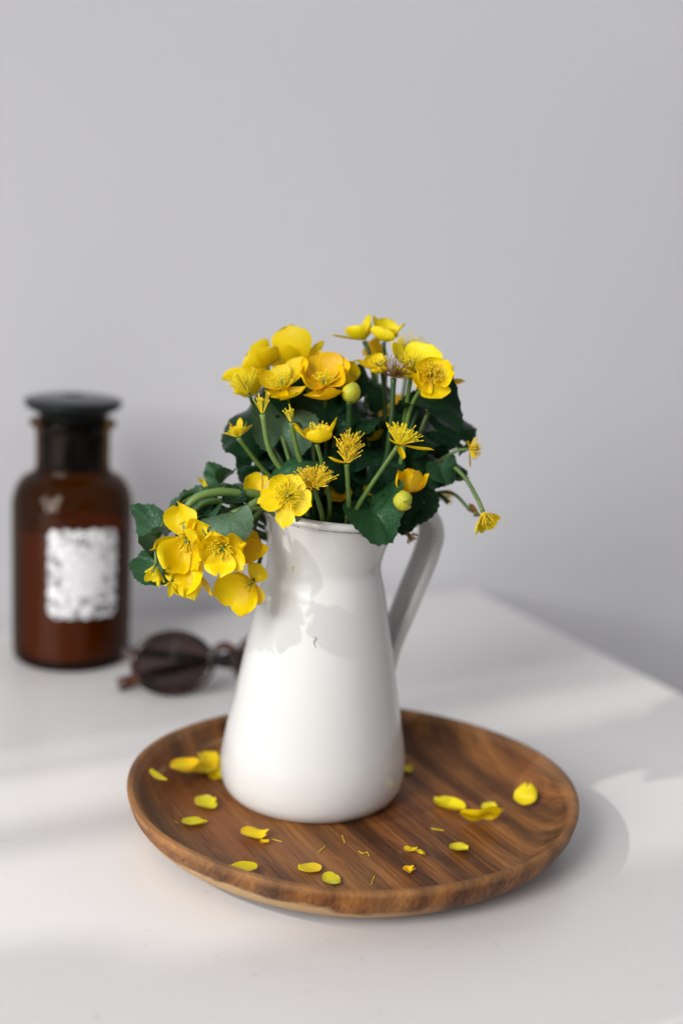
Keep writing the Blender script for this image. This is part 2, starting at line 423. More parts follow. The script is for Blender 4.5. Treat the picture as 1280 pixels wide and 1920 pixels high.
for a in (.06, TABLE_W - .06):
    for b_ in (.06, TABLE_D - .06):
        q = CORNER - TB * a + TN * b_
        v, f = prism([q + TB * i * .022 + TN * j * .022 for i, j in ((-1, -1), (1, -1), (1, 1), (-1, 1))], -TABLE_H, -.03, .002)
        mesh('leg', v, f, MAT['table'], tb, smooth=False)
WB = CORNER - TN * .02
a, b_ = WB - TB * 3.2, WB + TB * 3.2
wv = [a + [0, 0, -TABLE_H], b_ + [0, 0, -TABLE_H], b_ + [0, 0, 1.9], a + [0, 0, 1.9]]
wall = mesh('wall', wv, [(0, 1, 2, 3)], MAT['wall'], smooth=False); wall['kind'] = 'structure'
fv = [a + [0, 0, -TABLE_H], b_ + [0, 0, -TABLE_H], b_ + TN * 3 + [0, 0, -TABLE_H], a + TN * 3 + [0, 0, -TABLE_H]]
fl_ = mesh('floor', fv, [(0, 1, 2, 3)], MAT['floor'], smooth=False); fl_['kind'] = 'structure'

# window bars beside the table: they cut the low sunlight into strips on the tabletop
GD = 1.7
k = (LAMP_D - GD) / LAMP_D
def gob(n, h): # n: sideways on the table, h: height above the ray through the origin
    return -SDIR * GD + SN * n * k + np.array([0, 0, h])
wf = thing('window_frame', gob(0, -.45), 'white window frame with upright bars beside the table', 'window frame')
for n0, n1 in ((-.80, -.088), (.031, .066), (.119, .139), (.149, .80)):
    c4 = [gob(n0, 0) - SH * .012, gob(n1, 0) - SH * .012, gob(n1, 0) + SH * .012, gob(n0, 0) + SH * .012]
    v, f = prism(c4, gob(0, -.42)[2], gob(0, .5)[2], .002); mesh('bar', v, f, MAT['frame'], wf, smooth=False)

# unseen round-topped post, added only to cast a curved shadow on the near table
fp = [(.0001, .029)] + [(.029 * math.cos(a_), .029 * math.sin(a_)) for a_ in np.linspace(1.4, -.6, 10)] + [(.020, -.022), (.020, -.3), (.0001, -.3)]
v, f = lathe(fp, 32, gob(-.088, -.099)); mesh('shadow_post', v, f, MAT['frame'], wf)

# ------------------------------------------------------------------ wooden plate
PC = np.array([.0125, .0015, 0])
FLOOR_Z = .0085
prof = [(0.0001, 0), (.078, 0), (.092, .0022), (.1030, .0082), (.1092, .0155), (.1115, .0215), (.11185, .0236), (.1113, .0243), (.1098, .0246), (.1084, .0241),
        (.1052, .0203), (.1000, .0145), (.0945, .0106), (.089, .0090), (.080, FLOOR_Z), (.06, FLOOR_Z), (.03, FLOOR_Z), (.0001, FLOOR_Z)]
prof = crom(prof, 4)
prof[:, 0] = np.maximum(prof[:, 0], .0001); prof[:, 1] = np.maximum(prof[:, 1], 0)
v, f = lathe(prof, 160)
th = np.arctan2(v[:, 1], v[:, 0]); rr = np.hypot(v[:, 0], v[:, 1])
wob = 1 + (.010 * np.cos(2 * (th - 1.0)) * 0 + .004 * np.sin(3 * th + 1) + .002 * np.sin(7 * th)) * np.clip((rr - .08) / .03, 0, 1)
v[:, 0] *= wob; v[:, 1] *= wob
v[:, 2] += (.0006 * np.sin(2 * th + .6) + .0004 * np.sin(5 * th)) * np.clip((rr - .09) / .02, 0, 1)
plate = mesh('wooden_plate', v + PC, f, MAT['wood'], origin=PC)
tag(plate, 'round turned wooden plate with raised lip under the white jug', 'plate')

# ------------------------------------------------------------------ enamel jug
JX, JY, JZ = -.0083, .0265, FLOOR_Z
jug = thing('enamel_jug', (JX, JY, JZ), 'white enamel jug with flared rim holding the yellow flowers', 'jug')
ZN, ZR = .1271, .1553
def jug_def(v):
    v = np.array(v, float)
    z = v[:, 2]; x = v[:, 0] - JX
    lean = np.clip((z - JZ) / .147, 0, 1)
    t = np.clip((z - ZN) / (ZR - ZN), 0, 1.2)
    v[:, 0] += .0012 * lean + .0018 * t * t
    v[:, 2] += (-.052 * x) * t
    return v
outer = [(.0001, .0005), (.030, .0005), (.0392, .0), (.0425, .0013), (.0455, .0052), (.0470, .0105), (.0474, .0170), (.0468, .0245), (.0444, .038), (.0411, .056), (.0378, .074),
         (.0344, .092), (.0315, .107), (.0295, .1155), (.0286, .1200), (.0286, .1245), (.0297, .1310), (.0318, .1390), (.0345, .1470)]
inner = [(.0335, .1470), (.0308, .1390), (.0287, .1310), (.0276, .1245), (.0276, .1200), (.0285, .1155), (.0305, .107), (.0334, .092), (.0401, .056), (.0460, .018), (.040, .004), (.0001, .003)]
pr = np.concatenate([crom(outer, 5), crom(inner, 3)]); pr[:, 0] = np.maximum(pr[:, 0], .0001)
v, f = lathe(pr, 128, (JX, JY, JZ)); mesh('body', jug_def(v), f, MAT['enamel'], jug)
t = np.linspace(0, 2 * np.pi, 14, endpoint=False)
rp = [(.0349 + .0019 * math.cos(a), .1487 + .0021 * math.sin(a)) for a in t]; rp.append(rp[0])
v, f = lathe(rp, 128, (JX, JY, JZ)); rim = mesh('rim', jug_def(v), f, MAT['enamel'], jug)
sm = MB()   # chipped dark line below the rolled rim, only along part of it
for a0, a1, w in ((-1.75, -1.25, .00018), (-1.25, -.62, .00032), (-.62, -.30, .0002)):
    aa = np.linspace(a0, a1, 24)
    p = np.stack([JX + .03535 * np.cos(aa), JY + .03535 * np.sin(aa), JZ + .1467 + 0 * aa + .00008 * np.sin(aa * 60)], -1)
    v, f = tube(jug_def(p), w * (1 + .5 * np.sin(aa * 37)), 6); sm.add(v, f)
for a_ in (-.62, -1.02, -1.09, -.82):
    p = np.array([[JX + .0362 * math.cos(a_ + e), JY + .0362 * math.sin(a_ + e), JZ + .1472] for e in (0, .006, .014)])
    v, f = tube(jug_def(p), .00034, 6); sm.add(v, f)
rim['_o'] = jug['_o']; sm.build('chipped_seam', MAT['seam'], rim)
# strap handle: a U-shaped channel that opens towards the jug
HAZ = R(33)
hr = np.array([math.cos(HAZ), math.sin(HAZ), 0]); hs = np.array([-math.sin(HAZ), math.cos(HAZ), 0])
def onplane(x, y):
    d = FW + RT * ((x - 640) / F) - UP * ((y - 960) / F)
    o_ = np.array([JX, JY, 0]); return CAM + d * (((o_ - CAM) @ hs) / (d @ hs))
hp = [(712, 980), (738, 960), (768, 951), (793, 957), (809, 976), (813, 1002), (806, 1030), (797, 1056), (777, 1104), (757, 1154), (741, 1192), (731, 1222), (724, 1252)]
path = crom([onplane(*q) for q in hp], 6)
tan = np.gradient(path, axis=0)
cs2 = [(-.0078, -.0030), (-.0075, -.0002), (-.0066, .0013), (-.0045, .0022), (0, .0025), (.0045, .0022), (.0066, .0013), (.0075, -.0002), (.0078, -.0030),
       (.0066, -.0030), (.0064, -.0008), (.0056, .0004), (.004, .0011), (0, .0013), (-.004, .0011), (-.0056, .0004), (-.0064, -.0008), (-.0066, -.0030)]
hv = []
for i, p in enumerate(path):
    tt = nz(tan[i]); nn_ = nz(np.cross(hs, tt))       # away from the jug
    if i == 0: sgn = 1 if nn_[2] > 0 else -1
    s_ = 1 - .12 * max(0, (i - len(path) * .6) / (len(path) * .4))
    for cw, ch in cs2: hv.append(p + hs * cw * s_ + nn_ * ch * sgn * (1.5 if ch < 0 else 1.5))
nf = len(cs2)
hf = grid_faces(len(path), nf, True) + [tuple(range(nf)), tuple((len(path) - 1) * nf + q for q in range(nf))]
mesh('handle', hv, hf, MAT['enamel'], jug)

# ------------------------------------------------------------------ bottle
BX, BY = -.175, .2426
bot = thing('apothecary_bottle', (BX, BY, 0), 'brown glass apothecary bottle with printed paper label and dark stopper', 'bottle')
bo = [(.0001, .0012), (.028, .0008), (.0335, .0), (.0362, .003), (.0368, .009), (.0371, .04), (.0373, .098), (.0368, .107), (.0345, .1155), (.030, .1215), (.0258, .1245), (.0240, .1275),
      (.0236, .134), (.0238, .150), (.0245, .1535), (.0272, .1555), (.0276, .1572), (.0268, .1588), (.0235, .1592)]
bi = [(.0212, .159), (.0208, .150), (.0206, .132), (.0225, .1265), (.0275, .1205), (.0322, .1135), (.0343, .106), (.0346, .098), (.0344, .04), (.0340, .009), (.031, .005), (.0001, .0045)]
pr = np.concatenate([crom(bo, 3), crom(bi, 3)]); pr[:, 0] = np.maximum(pr[:, 0], .0001)
pr[:, 0] *= np.where(pr[:, 1] < .122, 1.04, 1.0); v, f = lathe(pr, 96, (BX, BY, 0)); mesh('body', v, f, MAT['amber'], bot)
li = crom([(.0001, .0052), (.030, .0054), (.0335, .0098), (.0338, .04), (.0339, .086), (.0332, .0868), (.0001, .0866)], 3); li[:, 0] = np.maximum(li[:, 0], .0001)
v, f = lathe(li, 72, (BX, BY, 0)); mesh('liquid', v, f, MAT['soap'], bot)
st = [(.0001, .1275), (.0185, .1275), (.0198, .129), (.0203, .132), (.0204, .157), (.0215, .1595), (.0220, .1620), (.0230, .1640), (.0285, .1662), (.0306, .1684), (.0310, .1707), (.0300, .1724), (.022, .1738), (.009, .1745), (.005, .1735), (.0001, .1733)]
st = crom(st, 3); st[:, 0] = np.maximum(st[:, 0], .0001)
v, f = lathe(st, 72, (BX, BY, 0)); mesh('stopper', v, f, MAT['stopper'], bot)
# label: curved sheet on the glass with a slightly ragged outline
def bottle_ang(x, y):   # azimuth on the bottle of a photograph column
    d = FW + RT * ((x - 640) / F) - UP * ((y - 960) / F)
    o_ = CAM - np.array([BX, BY, 0]); A = d[0] ** 2 + d[1] ** 2; B = o_[0] * d[0] + o_[1] * d[1]; Cc = o_[0] ** 2 + o_[1] ** 2 - .0389 ** 2
    t_ = (-B - math.sqrt(max(0, B * B - A * Cc))) / A
    p = o_ + d * t_; return math.atan2(p[1], p[0]), p[2]
a0, z0 = bottle_ang(90, 1150); a1, z1 = bottle_ang(219, 992)
nu, nv = 26, 18; lv = []; luv = []
zt = bottle_ang(140, 995)[1]; zb = bottle_ang(140, 1161)[1]
for j in range(nv + 1):
    for i in range(nu + 1):
        u_, w_ = i / nu, j / nv
        edge = .0008 * math.sin(w_ * 40) * (1 if i in (0, nu) else 0) / .0374
        zz = zb + (zt - zb) * w_ + (.0008 * math.sin(u_ * 33) if j in (0, nv) else 0) - .0035 * (max(0, abs(u_ - .5) - .40) * 10) ** 2 * (1 if j == nv else -1 if j == 0 else 0)
        an = a0 + (a1 - a0) * u_ + edge
        r_ = .0391
        lv.append((BX + r_ * math.cos(an), BY + r_ * math.sin(an), zz)); luv.append((u_, w_))
mesh('paper_label', lv, grid_faces(nv + 1, nu + 1), MAT['paper'], bot, uv=luv)

# ------------------------------------------------------------------ sunglasses
g0 = ON(324, 1309, 0.0)
yaw = R(13)
gx = np.array([math.cos(yaw), math.sin(yaw), 0]); gy = np.array([-math.sin(yaw), math.cos(yaw), 0]); gz = np.array([0, 0, 1.0])
lean = R(10); gz2 = nz(gz * math.cos(lean) + gy * math.sin(lean)); gy2 = np.cross(gz2, gx) 
def G(x, y, z): return g0 + gx * x + gy * y + gz2 * z * 1.0 + np.array([0, 0, .0006])
sg = thing('sunglasses', g0, 'folded round tortoiseshell sunglasses lying between brown bottle and jug', 'sunglasses')
def lens_outline(cx, mir, s=1.0, n=48):
    o_ = []
    for k_ in range(n):
        a = 2 * math.pi * k_ / n
        x = math.cos(a); z = math.sin(a)
        rx, rz = .0238, .0178
        z_ = z * rz * (1 + .10 * z)
        o_.append((cx + mir * x * rx * s * (1 + .06 * z), .0195 + z_ * s))
    return o_
for cx, mir in ((0, -1), (.063, 1)):
    ol = lens_outline(cx, mir)
    pth = [G(x, 0, z) for x, z in ol]; pth += pth[:2]
    # rim: rounded rectangular section swept round the lens
    mbv = []; nn2 = len(ol)
    cen = np.mean([G(x, 0, z) for x, z in ol], axis=0)
    sec = [(-.0019, -.0018), (.0022, -.0020), (.0027, 0), (.0022, .0020), (-.0019, .0018)]
    for x, z in ol:
        p = G(x, 0, z); ou = nz(p - cen)
        for e, q in sec: mbv.append(p + ou * e + gy * q)
    fr = mesh('rim', mbv, [((i * 5 + j), (i * 5 + (j + 1) % 5), (((i + 1) % nn2) * 5 + (j + 1) % 5), (((i + 1) % nn2) * 5 + j)) for i in range(nn2) for j in range(5)], MAT['tort'], sg)
    lv = [cen - gy * .0016]; 
    for s_ in (.35, .7, .97):
        for x, z in lens_outline(cx, mir, s_): lv.append(G(x, -.0016 * (1 - s_ * s_), z))
    lf = [(0, 1 + i, 1 + (i + 1) % nn2) for i in range(nn2)]
    for k_ in range(2):
        lf += [(1 + k_ * nn2 + i, 1 + (k_ + 1) * nn2 + i, 1 + (k_ + 1) * nn2 + (i + 1) % nn2, 1 + k_ * nn2 + (i + 1) % nn2) for i in range(nn2)]
    fr['_o'] = sg['_o']; mesh('lens', lv, lf, MAT['lens'], fr)
br = crom([G(.0225, 0, .0235), G(.0260, -.001, .0290), G(.0315, -.0015, .0320), G(.0375, -.001, .0290), G(.0405, 0, .0235)], 6)
v, f = tube(br, .0027, 8); mesh('bridge', v, f, MAT['tort'], sg)
for s_ in (-1, 1):
    hx = -.0265 if s_ < 0 else .0895
    v, f = tube(crom([G(hx - s_ * .004, 0, .0285), G(hx, .0005, .0285), G(hx + s_ * .003, .003, .028), G(hx + s_ * .0025, .007, .028)], 4), [.0028] * 13, 8); mesh('hinge', v, f, MAT['tort'], sg)
    yy = .008 if s_ < 0 else .016
    L_ = [G(hx + s_ * .002, yy, .027), G(hx - s_ * .03, yy + .002, .022), G(hx - s_ * .07, yy + .003, .015), G(hx - s_ * .095, yy + .002, .0095), G(hx - s_ * .122, yy - .001, .0035)]
    v, f = tube(crom(L_, 6), np.linspace(.0028, .0042, 25), 8); mesh('temple', v, f, MAT['tort'], sg)

# ------------------------------------------------------------------ flowers and leaves
PV = [0, .10, .24, .40, .56, .70, .81, .90, .96, 1.0]
PW_ROUND = [.30, .62, .86, .97, 1.0, .96, .85, .68, .46, .22]
PW = [.20, .32, .58, .82, .98, 1.0, .91, .70, .44, .12]
def petal(parent, b, t, ax, w, mat, cup=.16, lat=.38, rip=.05, seed=0, name='petal', PW=PW):
    rg = random.Random(seed)
    b = np.asarray(b); t = np.asarray(t); u = t - b; L = np.linalg.norm(u); u = u / L
    ax = nz(ax); n = ax - (ax @ u) * u
    if np.linalg.norm(n) < .08: n = np.cross(u, RT); 
    n = nz(n); side = np.cross(u, n)
    w = w * 1.08; nv = 8; vs = []; uv = []
    p1, p2, p3 = (rg.uniform(0, 6.28) for _ in range(3)); asym = rg.uniform(-.12, .12); tw = rg.uniform(-.15, .15)
    for v, pw in zip(PV, PW):
        for j in range(nv + 1):
            y = -1 + 2 * j / nv
            hw = .5 * w * pw * (1 + asym * y * v)
            tipin = .06 * L * max(0, v - .8) * 5 * (1 - y * y) * 0
            off = -cup * L * math.sin(math.pi * min(1, v * 1.02)) ** .9 + lat * .5 * w * pw * y * y * (1 - .35 * v)
            off += rip * w * v * (math.sin(3.1 * y + p1) * .5 + math.sin(5.3 * y + p2) * abs(y) * .5 + .4 * math.sin(7 * v + p3)) + tw * w * .5 * y * v
            vs.append(b + u * (v * L - .05 * L * y * y * v - tipin + rip * .5 * L * v * v * math.sin(4 * y + p2)) + side * hw * y + n * off)
            uv.append((j / nv, v))
    return mesh(name, vs, grid_faces(len(PV), nv + 1), mat, parent, uv=uv)
def stamens(parent, c, ax, n, length, spread, mat, seed=0, thick=.00017, droop=0):
    rg = random.Random(seed); mb = MB(); ax = nz(ax)
    e1 = nz(np.cross(ax, UP + .3 * RT)); e2 = np.cross(ax, e1)
    col_ = .55 if n > 100 and spread < R(50) else 0
    n = int(n * 1.5)
    for i in range(n):
        ph = rg.uniform(0, 6.283); sp_ = spread * math.sqrt(rg.random())
        d = nz(ax * math.cos(sp_) + (e1 * math.cos(ph) + e2 * math.sin(ph)) * math.sin(sp_))
        L = length * rg.uniform(.7, 1.12); bnd = nz(np.array([rg.gauss(0, 1) for _ in range(3)])) * L * .16 - UP * L * droop
        p0 = c + (e1 * math.cos(ph) + e2 * math.sin(ph)) * .0014 * sp_ + ax * length * col_ * rg.random()
        L *= 1 - .45 * (col_ > 0)
        pts = [p0, p0 + d * L * .5 + bnd * .4, p0 + d * L + bnd]
        v, f = tube(pts, [thick * 1.1, thick, thick * .9], 4, False); mb.add(v, f)
        q = pts[2]; ad = nz(pts[2] - pts[1]); h = .00075 * rg.uniform(.8, 1.3); s_ = nz(np.cross(ad, e1 + .01)) ; r_ = np.cross(ad, s_); wd = .00036
        mb.add([q - ad * h, q + s_ * wd, q + r_ * wd, q - s_ * wd, q - r_ * wd, q + ad * h], [(0, 2, 1), (0, 3, 2), (0, 4, 3), (0, 1, 4), (5, 1, 2), (5, 2, 3), (5, 3, 4), (5, 4, 1)])
    # pale green carpels in the middle
    o_ = mb.build('stamen_cluster', mat, parent, kind='stuff')
    mc = MB()
    for i in range(9):
        ph = rg.uniform(0, 6.283); sp_ = spread * .35 * math.sqrt(rg.random())
        d = nz(ax * math.cos(sp_) + (e1 * math.cos(ph) + e2 * math.sin(ph)) * math.sin(sp_))
        v, f = tube([c, c + d * length * .35, c + d * length * .62], [.0006, .00075, .0002], 5); mc.add(v, f)
    mc.build('carpel_cluster', MAT['stem_pale'], parent, kind='stuff')
    return o_
JIN = np.array([JX, JY, 0])
def jug_end(seed, z=.045):
    rg = random.Random(seed); a = rg.uniform(0, 6.28); r_ = .024 * math.sqrt(rg.random())
    return np.array([JX + r_ * math.cos(a), JY + r_ * math.sin(a), z])
def neck_pt(seed, sx=0, sy=0):
    rg = random.Random(seed + 99); 
    return np.array([JX + .003 + .019 * sx + rg.uniform(-.003, .003), JY + .019 * sy + rg.uniform(-.003, .003), JZ + .122])
def stem(parent, pts, r0, r1, mat, name='stem', sides=10, n=8):
    p = crom(pts, n); L = len(p)
    rad = np.linspace(r0, r1, L) * .88; rad[-3:] *= [1.02, 1.1, 1.2]
    v, f = tube(p, rad, sides); return mesh(name, v, f, mat, parent)
FN = [0]
def flower(label, c, ax, pet, sta=None, stempx=(), neck=(0, 0), sr=(6.0, 4.5), mat='petal', smat='stem', stm='stamen', name='marsh_marigold', cup=.16, lat=.38, rip=.05, group='yellow flowers in the white jug'):
    """c: centre (photograph x, y, distance); ax: direction the flower faces (right, up, towards viewer);
    pet: list of petal tips (x, y, towards viewer in px, width px) or (count, tilt deg, length px, width px[, start deg])"""
    FN[0] += 1; sd = FN[0] * 13
    d = c[2]; s = d / F; c3 = PX(*c); a3 = nz(DIR(*ax))
    end = jug_end(sd)
    root = thing(name, end, label, 'flower', group)
    if isinstance(pet, tuple):
        n, op, L, w = pet[:4]; ph0 = R(pet[4]) if len(pet) > 4 else rng.uniform(0, 6.28)
        e1 = nz(np.cross(a3, FW + .2 * UP)); e2 = np.cross(a3, e1); rg = random.Random(sd)
        for k_ in range(n):
            ph = ph0 + 2 * math.pi * k_ / n + rg.uniform(-.15, .15); o_ = R(op + rg.uniform(-10, 10))
            dv = a3 * math.cos(o_) + (e1 * math.cos(ph) + e2 * math.sin(ph)) * math.sin(o_)
            petal(root, c3, c3 + dv * L * s * rg.uniform(.9, 1.08), a3, w * s * rg.uniform(.92, 1.08), MAT[mat], cup, lat, rip, sd + k_)
    else:
        for k_, q in enumerate(pet):
            x, y, tz, w = q[:4]
            tip = PX(x, y, d) - FW * tz * s
            petal(root, c3, tip, a3, w * s, MAT[q[5] if len(q) > 5 else mat], q[4] if len(q) > 4 else cup, lat, rip, sd + k_)
    if sta: stamens(root, c3, a3, sta[0], sta[1] * s, R(sta[2]), MAT[stm], sd)
    pts = [end, neck_pt(sd, *neck)] + [PX(*q) for q in stempx] + [c3 - a3 * .0006]
    stem(root, pts, sr[0] * s, sr[1] * s, MAT[smat])
    return root
def bud(label, c, ax, rx, ry, stempx=(), neck=(0, 0), sr=(5.5, 4.5), mat='bud', smat='stem', group='flower buds among the leaves'):
    FN[0] += 1; sd = FN[0] * 13; d = c[2]; s = d / F; c3 = PX(*c); a = nz(DIR(*ax)); end = jug_end(sd)
    root = thing('flower_bud', end, label, 'flower bud', group)
    e1 = nz(np.cross(a, FW + .2 * UP)); e2 = np.cross(a, e1)
    for k_ in range(5):
        vs = []; uv = []; ph = 2 * math.pi * k_ / 5 + .4; ro = 1 + .09 * (k_ % 3) 
        for i in range(9):
            la = -1.5 + 3.0 * i / 8
            for j in range(7):
                lo = ph + (-.85 + 1.7 * j / 6) * (1 - .15 * (i / 8) ** 3)
                rr_ = rx * s * math.cos(la) * (ro + .03 * (j / 6))
                vs.append(c3 + a * (ry * s * math.sin(la) * ro) + (e1 * math.cos(lo) + e2 * math.sin(lo)) * rr_); uv.append((j / 6, i / 8))
        mesh('petal', vs, grid_faces(9, 7), MAT[mat], root, uv=uv)
    pts = [end, neck_pt(sd, *neck)] + [PX(*q) for q in stempx] + [c3 - a * ry * s * .95]
    stem(root, pts, sr[0] * s, sr[1] * s, MAT[smat]); return root
def leaf(label, c, Rp, nrm, tip, fold=.25, curl=.2, rip=.08, mat='leaf', holes=(), stempx=(), neck=(0, 0), seed=1, aspect=1.08, group='green leaves in the bouquet', serr=.06, endz=.045, bend=1.9):
    d = c[2]; s = d / F; c3 = PX(*c); n = nz(DIR(*nrm)); x = DIR(*tip); x = nz(x - n * (x @ n)); y = np.cross(n, x)
    R_ = Rp * s; rg = random.Random(seed); p1, p2, p3 = (rg.uniform(0, 6.28) for _ in range(3))
    b1, b2, b3 = rg.uniform(-.35, .25), rg.uniform(-.3, .3), rg.uniform(-.5, .5); w1 = rg.uniform(.02, .09)
    nr, nt_ = 11, 84; vs = [c3]; uv = [(.5, .5)]; loc = [(0, 0)]
    def surf(px_, py_, th_, rho):
        z = fold * abs(py_) ** 1.15 * R_ ** -.15 - curl * px_ * px_ / R_ * (1 if px_ > 0 else .5)
        z += (b1 * px_ * px_ + b2 * py_ * py_ + b3 * px_ * py_) / R_ * bend
        z += 1.8 * rip * R_ * rho ** 2.5 * (math.sin(3 * th_ + p1) + .6 * math.sin(5 * th_ + p2) + .35 * math.sin(9 * th_ + p3))
        return c3 + x * px_ + y * py_ + n * z
    for i in range(1, nr + 1):
        rho = i / nr
        for j in range(nt_):
            th_ = -math.pi + 2 * math.pi * j / nt_
            notch = 1 - .72 * math.exp(-((math.pi - abs(th_)) / .30) ** 2)
            out = notch * (1 + .06 * math.cos(th_) + w1 * math.sin(2 * th_ + p3)) * (1 + (serr * (abs(((th_ * 14 / math.pi) % 1) - .5) * 2 - .5) + .03 * math.sin(4 * th_ + p2)) * rho ** 6)
            px_ = R_ * rho * out * math.cos(th_); py_ = R_ * rho * out * math.sin(th_) * aspect
            vs.append(surf(px_, py_, th_, rho * out)); uv.append((.5 + .45 * px_ / R_, .5 + .45 * py_ / R_ / aspect)); loc.append((px_ / R_, py_ / R_))
    f = [(0, 1 + j, 1 + (j + 1) % nt_) for j in range(nt_)]
    for i in range(nr - 1):
        for j in range(nt_):
            q = (1 + i * nt_ + j, 1 + (i + 1) * nt_ + j, 1 + (i + 1) * nt_ + (j + 1) % nt_, 1 + i * nt_ + (j + 1) % nt_)
            m_ = np.mean([loc[k_] for k_ in q], axis=0)
            if any((m_[0] - hx) ** 2 + (m_[1] - hy) ** 2 < hr_ ** 2 for hx, hy, hr_ in holes): continue
            f.append(q)
    end = jug_end(seed * 7, endz)
    root = thing('leaf', end, label, 'leaf', group)
    mesh('leaf_blade', vs, f, MAT[mat], root, uv=uv)
    att = surf(-.26 * R_, 0, math.pi, .3) - n * .0006
    pts = [end, neck_pt(seed * 7, *neck)] + [PX(*q) for q in stempx] + [att]
    stem(root, pts, 5.5 * s, 4 * s, MAT['stem_dark' if mat != 'leaf_pale' else 'stem'], 'leaf_stalk')
    return root

# ---- leaves of the standing bouquet
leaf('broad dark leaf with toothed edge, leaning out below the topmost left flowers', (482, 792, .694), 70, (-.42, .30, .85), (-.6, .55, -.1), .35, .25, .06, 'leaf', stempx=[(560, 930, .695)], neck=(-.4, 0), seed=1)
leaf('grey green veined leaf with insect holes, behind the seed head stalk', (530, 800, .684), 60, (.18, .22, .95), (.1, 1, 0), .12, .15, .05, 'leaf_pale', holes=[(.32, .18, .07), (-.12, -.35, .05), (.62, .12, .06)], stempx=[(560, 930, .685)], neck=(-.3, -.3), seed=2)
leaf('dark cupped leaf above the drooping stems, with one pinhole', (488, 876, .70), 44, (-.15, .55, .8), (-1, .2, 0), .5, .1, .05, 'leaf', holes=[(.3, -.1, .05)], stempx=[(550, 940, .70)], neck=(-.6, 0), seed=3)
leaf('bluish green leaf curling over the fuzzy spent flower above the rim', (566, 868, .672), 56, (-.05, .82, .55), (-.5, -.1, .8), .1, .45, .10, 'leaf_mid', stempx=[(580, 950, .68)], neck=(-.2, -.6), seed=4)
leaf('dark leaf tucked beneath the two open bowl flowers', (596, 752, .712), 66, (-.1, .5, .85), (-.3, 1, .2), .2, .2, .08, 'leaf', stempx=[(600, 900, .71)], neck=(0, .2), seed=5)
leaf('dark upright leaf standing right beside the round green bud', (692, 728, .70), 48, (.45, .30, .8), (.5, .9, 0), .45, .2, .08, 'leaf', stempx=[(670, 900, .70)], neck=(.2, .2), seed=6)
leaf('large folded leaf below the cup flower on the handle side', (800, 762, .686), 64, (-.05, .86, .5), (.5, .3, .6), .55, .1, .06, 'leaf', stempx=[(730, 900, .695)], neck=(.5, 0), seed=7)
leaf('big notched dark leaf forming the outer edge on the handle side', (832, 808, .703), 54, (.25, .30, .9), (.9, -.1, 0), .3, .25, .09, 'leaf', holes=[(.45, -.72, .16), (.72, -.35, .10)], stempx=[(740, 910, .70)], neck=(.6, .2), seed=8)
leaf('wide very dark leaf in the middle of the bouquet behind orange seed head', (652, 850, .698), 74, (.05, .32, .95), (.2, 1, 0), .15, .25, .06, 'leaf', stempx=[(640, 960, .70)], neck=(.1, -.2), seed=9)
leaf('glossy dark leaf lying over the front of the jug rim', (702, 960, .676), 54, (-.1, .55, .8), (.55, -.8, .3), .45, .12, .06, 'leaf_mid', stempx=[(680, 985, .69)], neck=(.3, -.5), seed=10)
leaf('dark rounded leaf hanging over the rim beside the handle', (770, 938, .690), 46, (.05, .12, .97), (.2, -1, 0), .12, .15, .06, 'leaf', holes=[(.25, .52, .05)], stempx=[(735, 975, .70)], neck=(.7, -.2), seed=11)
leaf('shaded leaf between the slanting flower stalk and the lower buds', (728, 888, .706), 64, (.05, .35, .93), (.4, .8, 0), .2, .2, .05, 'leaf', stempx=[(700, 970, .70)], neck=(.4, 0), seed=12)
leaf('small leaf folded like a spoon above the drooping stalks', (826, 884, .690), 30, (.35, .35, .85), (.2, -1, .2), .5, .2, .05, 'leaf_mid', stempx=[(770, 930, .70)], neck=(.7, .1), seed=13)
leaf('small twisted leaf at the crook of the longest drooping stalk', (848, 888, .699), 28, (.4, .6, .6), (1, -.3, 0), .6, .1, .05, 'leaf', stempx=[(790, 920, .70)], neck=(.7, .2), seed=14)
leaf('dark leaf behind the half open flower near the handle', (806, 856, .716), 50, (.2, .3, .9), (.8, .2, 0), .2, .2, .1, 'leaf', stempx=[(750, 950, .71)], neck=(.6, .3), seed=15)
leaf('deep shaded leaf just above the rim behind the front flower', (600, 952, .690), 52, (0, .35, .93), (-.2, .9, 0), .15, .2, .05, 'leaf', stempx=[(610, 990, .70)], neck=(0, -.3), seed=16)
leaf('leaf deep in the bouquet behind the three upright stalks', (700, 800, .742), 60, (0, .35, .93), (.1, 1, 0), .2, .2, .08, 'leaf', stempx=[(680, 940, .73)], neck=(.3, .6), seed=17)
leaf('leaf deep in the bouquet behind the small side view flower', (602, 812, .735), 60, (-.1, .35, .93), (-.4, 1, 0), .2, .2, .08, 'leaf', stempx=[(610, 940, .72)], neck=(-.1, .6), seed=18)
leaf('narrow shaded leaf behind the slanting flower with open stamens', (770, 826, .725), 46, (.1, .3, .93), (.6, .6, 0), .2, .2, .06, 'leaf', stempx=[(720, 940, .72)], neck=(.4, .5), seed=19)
leaf('shaded leaf at the jug mouth below the orange seed head', (655, 930, .694), 48, (.1, .3, .95), (.3, .9, 0), .3, .15, .05, 'leaf', stempx=[(650, 990, .70)], neck=(.2, -.2), seed=20)
